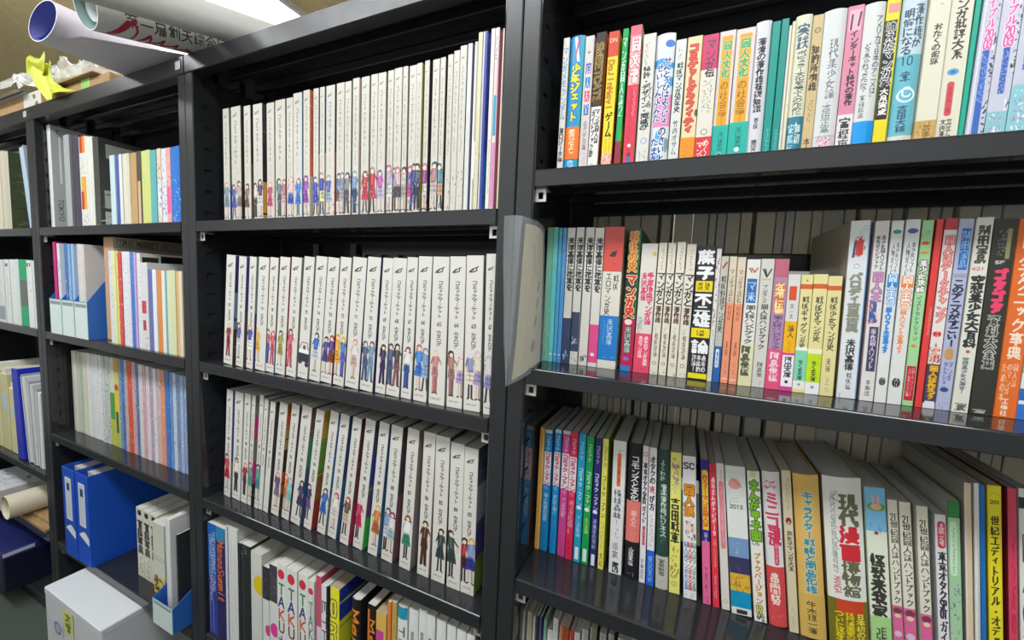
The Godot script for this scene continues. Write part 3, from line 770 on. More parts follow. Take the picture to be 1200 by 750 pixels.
# ------------------------------------------------------------------ what is printed on each spine: description | cover colours from top to bottom | make | print
# make: dNNN depth in mm, n rounded spine, h hard cover, O a-b loose paper band, pages white/cream/grey/tan (pw pc pg pt)
const R1 := [
	"pale thin book with blue lettering|a8b4b0,8fa888,6f9ab0,d8784a,d8784a,8a9cb0|d128 pc|b d9d7cf; t 45 7 60 66 8 4c83bb マンガメモランダム; t 45 66 92 62 10 2c2c2c 著ロジータ学",
	"thick blue paperback with slanted yellow title and orange band|1590c8,1590c8,1590c8|d128 n O66-90|b 1793cf; r 80 0 100 100 12a0b0; k 40 2 62 18 5 f2f6f8; k 62 2 40 16 3 d8506a; T 48 20 62 56 11 ffe516 0b6aa0 少年ジェット; r 0 66 100 90 f2791c; t 48 68 86 40 10 fff3e0 武内つなよし; t 48 91 99 44 9 eaf6ff 内つな",
	"grey book with four small coloured title squares|cfcac6|d128 pc|b d2cecb; e 50 12 14 14 7a7a70; r 24 20 78 28 3d3c9e; r 24 30 78 38 2a79bd; r 24 40 78 48 d8435e; r 24 50 78 58 2c6cb5; t 50 21 57 34 9 f4f4f4 同人大全; t 50 62 84 44 8 8d5b74 メモランダム大全集; d 50 86 96 30 9a938e",
	"black book with gold outlined capitals above a white lower half|d07a28|d128|b 17120f; r 0 53 100 100 e6e4de; L 44 7 50 62 7 17120f e3b44c SWEETCATS; r 12 48 88 52 4b2f22; t 68 55 80 34 10 222222 マンガ同人誌; t 28 55 90 34 10 222222 ガイドブック{89}; o 40 96 15 444444 e6e4de",
	"yellow paperback with a red head and brown lettering|e8c421,b8483c|d128|b f3d92c; r 0 0 100 18 d2452f; H 50 5 70 34 9 f0e0c8 DN; L 42 20 56 46 8 e98c1e 8f5a20 DojinNavi; t 50 58 76 54 11 2a2410 ゲーム; d 35 77 88 16 8a7420; d 68 77 88 16 8a7420; r 0 88 100 100 e9b3a3; m 6 89 94 99 40 d26a5a f2d8cc",
	"green book with pale green lettering and a maroon foot|2c9a45,2c9a45,d8c832|d128|b 17a356; r 0 80 100 100 9e2f45; T 46 6 62 62 11 e8f7ea 0d8a45 マンガ同人誌2; r 60 62 100 80 19b45c; d 45 84 98 26 6c1c30",
	"red book with white head panel and tiny lettering|d9c8a8|d128 pt|b dd3a52; r 0 0 100 7 e06a7c; r 8 7 100 41 e9c6c3; T 54 8 40 66 11 ffffff d23a52 同文書; d 38 43 90 20 7e1e34; d 66 43 62 20 f7d4d8; e 50 84 16 16 f4e7e2; r 30 92 66 100 4a72b8; t 52 86 92 26 10 4a1222 一文",
	"white paperback with bold black title and a grey disc|d5d2c8|d120 pc|b dcdad2; d 30 6 22 20 5c5c58; t 44 24 72 48 10 23262b 特許・デザイン・商標の; t 78 36 56 26 10 3a3d42 しくみ; t 72 58 70 26 10 2a2d32 出版; o 56 80 26 8aa2b6 cfd7de; d 30 88 98 18 777777; d 70 88 98 18 777777",
	"thick book with blue, pink and white cloud print and blue kana|d9dcd2,2f7fc0,d9dcd2|d120 n|b d7dde0; r 0 0 100 12 e6e4ea; e 74 8 24 20 2f6fd0; e 30 22 50 26 2193d8; e 80 24 36 16 2193d8; r 12 46 100 70 e58ab4; e 60 58 30 20 f09cc4; e 46 78 20 40 49a5dc; e 84 84 16 40 7a9a9c; e 30 94 28 22 2f7fd8; e 90 36 18 26 2d9bdc; T 66 18 68 36 9 213a80 f2f6fa せんとうひはようじょ; T 28 22 66 32 9 213a80 f2f6fa せいしんぶんた; T 62 70 98 34 9 152a60 f2f6fa のさいと; T 26 78 98 34 9 1f3f98 f2f6fa たまき",
	"slim white paperback with thin black title|cdd2cd|d120|b d9ddd8; t 52 18 58 50 8 2b2d2c 戦後マンガ{50}年史; t 50 64 92 44 6 4a4d4c 竹内オサム; d 40 6 14 40 7a7a7a",
	"cream paperback with red brush title and an orange foot|d99a52|d120 O79-100|b ecd2a6; T 46 6 76 52 12 e0584a a9352c コミケットグラフィティ; r 0 79 100 100 ec931d; d 40 84 96 40 b5700f; e 92 60 12 26 5a5e50",
	"white paperback with a pink head and red foot band|d9d5c6|d120 O80-100|b dfdbcc; r 0 0 100 27 cb3a68; t 54 4 27 50 7 40405e マンガ; t 56 27 33 50 9 1d1d1d 伝; d 62 35 60 22 555550; d 32 35 58 22 555550; o 50 76 20 6c6456 e8e4d8; r 0 80 100 100 d9343b; t 66 82 99 30 9 f7ecdf めくく; t 30 84 99 34 9 f7ecdf マンガ",
	"paperback with yellow title panel, teal band and narrow ring|c9bfc6|d120 O72-100|b d9d0cc; r 20 4 82 72 e9a324; T 52 8 36 44 10 3fa57c e9c86a 同人文化; t 52 38 66 40 6 8a5c10 の社会学; d 52 66 71 10 b07a18; r 0 72 100 100 12b3a4; t 54 77 92 30 8 0f6f68 玉川博章他; o 52 95 16 e8f4f0 2a5f66",
	"paperback with yellow title panel, teal band and wide ring|c9bfc6|d120 O71-100|b d9d0cc; r 20 4 82 71 e9a324; T 50 8 37 44 10 3fa57c e9c86a 同人文化; t 50 39 66 40 6 8a5c10 の社会学; d 50 66 70 10 b07a18; r 0 71 100 100 12b3a4; t 50 75 91 30 8 0f6f68 玉川博章他; o 48 92 17 7a9aa8 e8f4f4",
	"white hardcover with a long black copyright title|c6c6ce|d120 n h|b d6d5da; t 46 12 66 46 9 22222a 著者の著作権基礎知識; t 48 70 78 26 9 35353c 第三版; t 46 86 99 36 7 45454c 豊田きい",
	"glossy teal book, plain, its lower lettering pale|0f9186|d120|b 0f9489; d 50 78 96 26 9fe0d8",
	"glossy teal book, plain, beside the white pamphlets|0f8a80|d120|b 0e8f84; d 50 80 97 28 9fe0d8",
	"very thin white pamphlet beside the teal books|d9d9d4|d110|b dfdcd6",
	"very thin cream pamphlet beside the teal books|d8cfae|d110|b e2d8ba",
	"pale green paperback with black title and dark teal band|c6cbae|d120 n pc O72-100|b d9dac4; t 48 6 24 58 9 3f566e 実践; t 50 25 71 52 8 2a2c2c ポピュラー文化を学ぶ人のために; r 0 72 100 100 2f7a92; t 68 76 92 32 10 e9efe0 知初; t 28 77 99 32 10 bfe6f0 安藤編",
	"beige book with dark brown title|b59c68|d120 pt|b cdb583; o 50 11 28 4e4130 bba878; t 50 21 54 64 10 3b3026 知的所有権; d 46 60 76 30 6a5630; t 46 88 99 50 8 4a3c28 本人",
	"wide silvery white book with thin grey title|d2d2d2|d120 n|b d6d9d8; t 52 20 62 36 6 5d636a 現代美少女論; d 50 63 70 16 8a8f94; t 46 66 86 36 5 5a6068 吉田正高; r 10 88 94 100 c9cdd0; m 20 89 80 100 60 d9607c e9a0b4 f4e4e8; k 10 88 94 88 1 9a9ea2",
	"pink book with black title about the net age|d07f96|d120|b d98aa2; r 14 3 84 17 e9b3c4; k 30 6 26 16 2 3a2a34; k 80 5 70 14 2 3a2a34; t 54 17 68 44 9 2f2430 インターネット時代の著作; r 0 74 100 100 e2dedd; t 46 76 99 58 8 2d2a30 富樫康",
	"white two-column book with a bright blue foot band|c9cbc9|d120 n O80-100|b d8dad7; t 74 9 66 28 6 3c4145 アメリカで日本のアニメは、; t 30 27 60 28 6 3c4145 どう見られてきたか?; t 30 62 78 24 6 4c5155 草薙聡志; r 0 80 100 100 0f97e4",
	"yellow book with white outlined title on black and green edge|8fa02c|d120|b f0d81c; r 0 14 82 80 1d1a1a; r 14 3 86 9 e9908a; T 44 15 58 56 9 1d1a1a ffffff 消えたマンガ家; r 10 58 78 78 2f2626; t 44 59 77 50 10 fbf6ee 大泉実成; r 82 58 92 80 d9d822; r 0 82 100 100 e9d51a; r 88 0 100 100 9aa628",
	"pale blue book with a white copyright sign in a circle|6f9fb4|d120 n|b c2d5dd; r 0 38 86 92 68b6c8; r 86 38 100 92 7fb2c0; t 70 5 34 32 8 33475c 著作権が; t 30 8 38 34 8 33475c 明解になる; H 40 39.5 50 40 10 24384c 10; t 40 49 56 34 8 2f4d60 章; o 52 65 36 f1f7f8 68b6c8; H 56 60 46 44 9 f4f8f8 C; t 44 72 90 34 8 2f4458 吉田大輔; r 0 92 100 100 dcd8c6; d 35 94 99 18 9a9a90; d 62 94 99 18 9a9a90",
	"cream book with short black title and tan paper band|cfc9ad|d120 O84-100|b e0ddc8; e 56 10 8 4 a8b09c; t 52 22 48 34 8 33322c おたくの起源; r 0 84 100 100 c6a15a; m 8 86 92 99 30 a88440 d6b678; t 54 87 99 34 7 7a5c24 吉本た",
	"wide cream book with black title, blue oval and red lozenge|c3b7a8|d120|b dfdac6; t 52 2 46 42 9 37342e マンガ批評大系; e 46 54 24 18 4f9fd0; e 46 54 10 7 2f6fa8; p 44 60 82 15 d04f58; t 44 63 80 16 7 a02f3c オサム・内; t 56 84 95 22 8 3a3832 竹内オサム; t 30 84 95 22 8 3a3832 文内著; r 0 0 2 100 8a8578",
	"thin green book beside the patterned annuals|109e84|d130|b 12a98e",
	"annual with pink lettering and a full blue panel|9aa0ac|d130|b c3c6d6; m 78 0 100 100 50 3d4250 e9ecf2 55607a; r 30 44 66 100 3d66bc; T 52 2 48 46 8 e04f9a f4e2f0 ク・バイブル{20}{03}; d 40 50 78 22 a9c0ea; d 62 50 78 22 a9c0ea; r 10 0 16 100 e8eaf2",
	"annual with pink lettering and a narrow aqua foot|9aa0ac|d130|b c9cad8; m 78 0 100 88 50 3d4250 e9ecf2 55607a; r 34 44 66 74 4262b6; r 0 84 100 100 8cc4cc; T 52 2 48 46 8 e04f9a f4e2f0 ク・バイブル{20}{03}; d 42 50 74 20 b9c4ea; d 62 50 74 20 b9c4ea; m 20 85 80 100 30 b58cc0 e4f0f2",
	"annual with pink lettering and aqua lower third|9aa0ac|d130|b c9cad8; m 78 0 100 70 50 3d4250 e9ecf2 55607a; r 34 44 66 62 4a62c0; r 0 70 100 100 8cc8d0; T 52 2 48 46 8 e04f9a f4e2f0 ク・バイブル{20}{03}; d 42 50 62 20 b9c4ea; m 20 72 80 100 40 b58cc0 e4f0f2",
]
const R2 := [
	"pale green booklet behind the hanging plastic sleeve|7fbfa8|d182|b 8cc9ae; m 10 0 90 40 30 b4d07c 9cc8a0; m 10 60 90 100 16 b4e8dc",
	"thin aqua booklet beside the plastic sleeve|59d8d8|d182|b 6fdede; m 10 0 90 34 26 a8cc6a 8cc8b0; e 50 94 30 20 e9fbf8",
	"thin sky blue booklet with green head|4fa4dc|d182|b 5cb2e6; m 10 0 90 34 26 98c06c 84b8c0; e 50 94 30 20 e9fbf8",
	"thin blue booklet with green head next to the memorial volumes|4a8fd0|d182|b 5aa4e4; m 10 0 90 34 26 98c06c 84b8c0; e 50 94 30 20 e9fbf8",
	"white memorial volume with high navy foot band and black column of title|c9c7c0|d182 O66-100|b e0ded6; t 56 7 46 66 11 2f2e30 米澤嘉博に花束を; r 0 66 100 100 36486a; m 20 92 80 97 14 c9d2de",
	"white memorial volume with navy band above a white foot|c9c7c0|d182|b e0ded6; t 56 7 46 66 11 2f2e30 米澤嘉博に花束を; r 0 61 100 90 3a4868; m 20 80 80 85 14 c9d2de; m 20 93 80 98 8 b0b0b0",
	"white memorial volume without a band|c9c7c0|d182|b e4e2d9; t 56 7 46 62 11 2f2e30 米澤嘉博に花束を; m 20 92 80 97 16 55504c",
	"white memorial volume with pink foot band|c9c7c0|d182|b e4e2d9; t 56 7 46 60 11 2f2e30 米澤嘉博に花束を; r 0 69 100 97 ee4f94; e 46 91 24 20 f6eff2",
	"wide book with a coral head, white title field and blue lower panel|d8d2b4|d150 h pc|b e6e1d2; r 0 0 100 31 e0564e; e 52 19 14 14 4a3a40; k 34 20 66 17 3 3a2c34; d 50 25 28 30 a83c38; t 72 33 44 24 7 3b3633 戦後; t 34 32 62 26 7 3b3633 エロマンガ史; r 0 62 100 94 1d7fd0; t 56 64 83 26 7 c9dcec 米沢嘉博; d 24 66 82 10 a8c8e4; d 50 91 94 50 d4e4f0; d 50 97 99 50 8a8680",
	"crimson and green book with a jagged gold title|2f5a46|d182 h|b 2e3a2c; r 0 63 100 100 c01f4c; r 84 0 100 63 2f6a4c; T 46 2 30 56 13 d9782a f0d890 戦後の史; T 46 32 62 62 13 d8382e f4e3b0 マンガ史; e 44 65 30 24 f2e8dc; T 46 68 87 44 9 9ccfc0 7a1230 米沢嘉博; e 44 91 24 16 9a6cd0; r 0 96 80 100 2f7fc8",
	"white paperback with pink title and broad pink foot band|b9c4b4|d130 O69-100|b e2ddd4; e 82 8 12 14 e0c64a; t 68 22 62 34 12 e23f77 手塚治虫マンガ論; t 30 22 44 28 11 d9406f 米沢嘉博; m 10 56 40 68 40 b8c0b4 8f9a92; r 0 69 100 100 ea4c6c; t 70 71 94 22 11 f6dfe0 最新のマンガ論集; t 36 71 88 22 11 f6dfe0 あのマンガ論; d 50 96 98 60 a83050",
	"cream paperback with brown title, one of four alike|d6cfb8|d130|b e6e0ce; d 50 4 20 24 7d6c58; t 52 22 46 74 9 2b2722 マンガと; t 52 47 60 56 11 5a3c30 著作権; d 40 63 86 26 8d8478; t 52 68 86 30 8 5c564c 戦後評論; o 50 91 22 3a352e e6e0ce; d 50 96 98 60 6a6458",
	"=", "=", "=",
	"black paperback with huge white title and yellow bands|1d1c22|d130 O69-100|b 2a2a33; m 2 2 98 68 60 3a3a46 1c1c24; t 50 3 14 74 14 f4f4f2 藤; t 50 15 25 74 14 f4f4f2 子; r 6 26 94 34 f0dc18; t 30 27 33 24 8 5a4a10 米沢; t 66 27 33 24 8 5a4a10 論文; t 50 35 44 74 13 f4f4f2 不; t 50 44 49 74 13 f4f4f2 二; t 50 49 60 76 13 f4f4f2 雄; r 0 61 100 68 f0dc18; t 50 62.5 67 40 9 5a4a10 沢博; r 0 69 100 100 1f1d24; t 50 70 80 78 14 f6f6f4 論; t 78 81 94 20 11 e9e9e6 最新の; t 52 81 94 20 11 e9e9e6 本格的; t 26 81 94 20 11 e9e9e6 評論!; r 0 95 100 99 efe01a",
	"thin white booklet with red specks beside the black paperback|d9d6cf|d125|b e0ded8; m 10 8 90 60 30 8c8a92 b0606a; d 50 60 96 40 8fa2b8",
	"slim grey book with a blue foot and red head mark|aeb0ae|d125|b c6c2b6; k 30 9 74 5 3 b04434; t 50 15 60 56 9 3a3a38 戦後野球マンガ史; d 30 60 72 24 7c9aba; r 0 71 100 100 2563b0; p 45 73 88 24 e9eef2; t 46 75 87 24 8 2f5a98 戦後社",
	"cream paperback with salmon lower half, one of two alike|d9b08c|d110|b ddd0b8; r 0 36 100 100 ee9a76; t 48 10 26 46 7 6a5c4a マンガで; t 48 26 36 46 7 6a5c4a 読む; t 50 38 50 40 7 b0503c の戦後; t 50 66 78 30 8 7a3c2c 米沢; d 50 82 92 26 b0604a; r 10 96 90 97 f6d8c4",
	"=",
	"white handbook with blue square and pale yellow foot|d9d8c4|d130 O66-100|b e6e4dc; k 20 7 40 10 2 b05c40; k 60 10 80 7 2 b05c40; k 36 7 62 10 2 b05c40; r 12 15 84 34 2f6cb0; e 46 30 16 12 e9f0f4; t 48 17 33 50 8 bcd4ec マ米; t 50 36 66 62 11 2a2e38 同人誌ハンドブック; r 0 66 100 100 e0dfb4; t 42 68 92 56 12 57544a 阿島俊編",
	"light grey handbook with black arrow emblem and thin title|c9c6bc|d130|b d6d3cb; k 20 8 44 13 2 333333; k 54 13 80 8 2 333333; k 36 8 50 14 2 333333; k 16 16 84 16 0.7 777777; t 46 20 34 34 8 4a4a48 マンガアニメ; t 50 35 70 46 9 33343a 同人誌ハンドブック; t 54 80 92 36 7 55565a 阿島俊; d 50 95 98 60 8a8a88",
	"mauve handbook with orange head square and pink foot band|b06a86|d130 O69-100|b b08aa8; r 0 0 100 14 c0667e; r 18 18 84 42 d9784a; t 50 18 42 58 12 fbe7a8 新編; t 50 43 69 56 10 4a3f86 同人誌ハンドブック; r 0 69 100 100 e4567e; t 50 71 94 56 9 f7dfe4 阿島俊編",
	"small pocket book with yellow middle and white pink-framed foot|c9c6c0|d105 O67-100|b dcdad6; r 18 10 76 22 d9542c; t 46 25 38 26 8 7a7a78 第一文; r 0 40 100 67 f2b410; t 52 43 54 40 9 6a4a10 論人; d 48 56 66 24 9a7018; r 0 67 100 100 d9449c; r 6 69 96 96 f3eff2; t 52 70 88 50 10 3a4048 河出文庫; e 50 92 14 14 2a2c30",
	"cream pocket book with red stripe and mint band|d3c77e|d105 O62-100|b e6dc9c; r 0 8 100 12 d9622e; e 50 5 8 8 7a7048; t 50 18 46 50 8 4c4a3c 戦後ギャグ; t 50 46 62 44 8 4c4a3c マンガ史; r 0 61 100 64 f4f0d8; r 0 64 100 90 84d6b0; t 50 72 89 34 8 2a4a42 ちくま文庫; r 0 90 100 97 f0eee0; e 50 93 12 12 8aa0a8",
	"cream pocket book with red stripe and lime band|d3c77e|d105 O62-100|b e6dc9c; r 0 8 100 12 d9622e; t 50 18 38 46 8 4c4a3c 戦後{SF}; t 50 38 56 44 8 4c4a3c マンガ史; r 0 62 100 66 f2edc8; r 0 66 100 90 c2de1e; t 50 72 89 32 8 2f4a20 ちくま文庫; r 0 90 100 100 eef0ee; e 50 94 12 12 8aa0b8",
	"cream pocket book with red stripe and no band|cfc37c|d105|b e4d99a; r 0 8 100 12 d9622e; t 50 17 62 44 8 4c4a3c 戦後少女マンガ史; t 46 68 80 30 7 5c5a48 米博; d 48 84 96 24 8a8460",
	"tall white paperback with a red cartoon emblem and grey block title|9a8f7c|d182|b dfe3e4; r 93 0 100 100 5fa0d4; d 50 3 4 70 9a9a94; m 26 9 74 20 50 d23a3a e2703a 3a5aa8; r 34 11 70 19 d64038; k 30 12 24 20 3 35508c; o 46 25 14 8a928c eef0ee; H 46 24 6 10 9 55605c 1; T 48 29 62 50 12 85887c b2b4a8 パロディ古典古典; t 50 66 84 38 10 33373c 米沢嘉博; t 54 85 95 22 8 55585c 戦後編; d 50 97 99 70 55585c",  # tan cover colour has the brownish shadow of its left side painted in
	"white paperback with purple label near its foot|c9a8b8|d182 pw|b e0deda; t 30 8 26 26 9 4a4a50 新作ガイドブック; t 66 8 27 26 9 4a4a50 美少女同人ソフト; T 48 28 44 58 9 d99ac0 8a5a90 同人王; r 10 44 60 56 4a6ab0; m 14 44 70 56 30 e9c0b0 3a4a90 e06a6a; r 26 58 88 83 4a3f66; t 56 59 82 34 9 e6e0f0 新作同人ソフト; H 56 79 30 12 9 e9e4f4 !!; t 50 88 97 30 8 6a6660 平和出",
	"white paperback with green badge, blue title and black lozenge|c9cfd4|d182|b e2e3df; e 50 6 34 22 1a9a86; t 32 12 30 24 8 4a5a6a 人物ガイド; t 66 12 28 24 8 4a5a6a 美少女ソフト; r 10 29 92 36 2f86d0; T 50 29 46 58 9 f2f6fa 2f86d0 同人王{3}; T 44 47 72 38 9 2f8ad8 2f8ad8 同人ソフト大全集よう; e 50 88 26 44 3f3f40; t 50 82 94 22 9 e4e4e0 文社",
	"white paperback with blue badge, orange title and black lozenge|c9cfd4|d182|b e2e2de; e 50 6 34 22 4a56a8; t 32 12 30 24 8 4a5a6a 人物ガイド; t 66 12 28 24 8 4a5a6a 美少女ソフト; r 10 30 92 36 e8844a; T 50 30 47 58 9 faf0ea e8844a 同人王{5}; t 44 48 72 34 11 ec8a54 同人ソフト全集よう; e 48 88 28 44 3f3f40; t 48 82 94 22 9 e4e4e0 文社",
	"pale green paperback with black framed lettering and a red label|5ca868|d182|b a6d89c; e 60 6 26 18 8cc8b4; e 44 12 34 20 d9503a; e 44 17 34 16 e09a50; T 46 21 38 62 10 f4f2ee 4a4640 美少女攻略; t 46 40 64 34 10 4a7a86 ベストセレクション; e 44 67 22 16 d98a3c; r 12 78 88 97 c81f36; t 64 79 95 22 8 f2d8d4 同人ソフト; t 36 79 95 22 8 f2d8d4 大集合編",
	"thin plain red book|c23038|d182|b e2423f; d 55 46 60 24 f2b0a0",
	"white paperback with red outlined title and a yellow lettered foot|c9343c|d182|b e6e2dc; r 0 0 100 6 c03a48; T 50 9 54 58 10 f0b4b0 c8383e 同人誌データチャンプ; e 44 60 32 30 d6303c; t 44 56 64 24 10 f2dcd4 本誌; m 10 66 80 76 60 d9a890 e6d0c0 c03c48; r 0 76 100 97 49425e; T 52 77 95 56 10 f0c032 a06a20 同人誌作ろう; r 14 96 90 99 e4e4ea",
	"lilac magazine with a blue head box and dark title|9aa0c0|d182|b b4b8d4; r 26 5 86 26 2468b8; t 56 6 25 44 10 8fb8e0 別冊宝島; r 10 28 92 30 9aa2bc; t 48 31 66 62 12 272c44 このアニメがすごい!; p 46 67 73 30 c89a5a; t 66 74 84 24 9 3f4c92 マンガ; t 34 74 89 24 9 3f4c92 セレクション; e 44 89 28 22 2f4a90; d 50 96 98 60 6f78a0",
	"off-white magazine with bold black title and red number|b0aea0|d182|b e0dfd2; t 50 4 23 54 12 45453e 別冊宝島; H 46 25 74 22 11 c65660 421; t 52 29 66 64 12 2e2f30 空想美少女大百科; e 50 68 12 12 d04a4a; t 44 71 90 32 9 55626e 空想美少女大集合!; t 50 95 99 62 9 3c3c38 宝島",
	"wide black magazine with pink zigzag kana and white subtitle|2a2a26|d182|b 33352e; r 60 5 78 20 9a9a62; d 34 6 18 18 a8a898; d 50 6 16 14 a8a898; H 44 21 44 16 12 f0f0ea SF; T 54 25 47 44 12 ee4470 ee4470 ゴタゴタ; T 50 48 76 42 9 33352e e4e6de 資料大全集; t 40 97 99 50 9 d8d8cc 宝",
	"orange book with white technique title|d2602a|d182|b e8702c; T 54 8 70 52 10 fbe6d4 e8702c 同人テクニック事典; t 70 72 84 18 9 f6d4b8 同人誌; t 46 72 88 18 9 f6d4b8 のマンガ; t 24 72 92 18 9 f6d4b8 ための本; t 44 90 99 26 10 fbeadc 工学社",
	"white and blue book at the end of the row of anime magazines|c9d4e4|d182|b e6eaee; r 0 60 100 76 9ccc3c; r 0 84 100 90 2f6ac0; r 0 92 100 100 3a76cc; m 10 4 90 56 40 7aa0d8 d8a0b0",
]
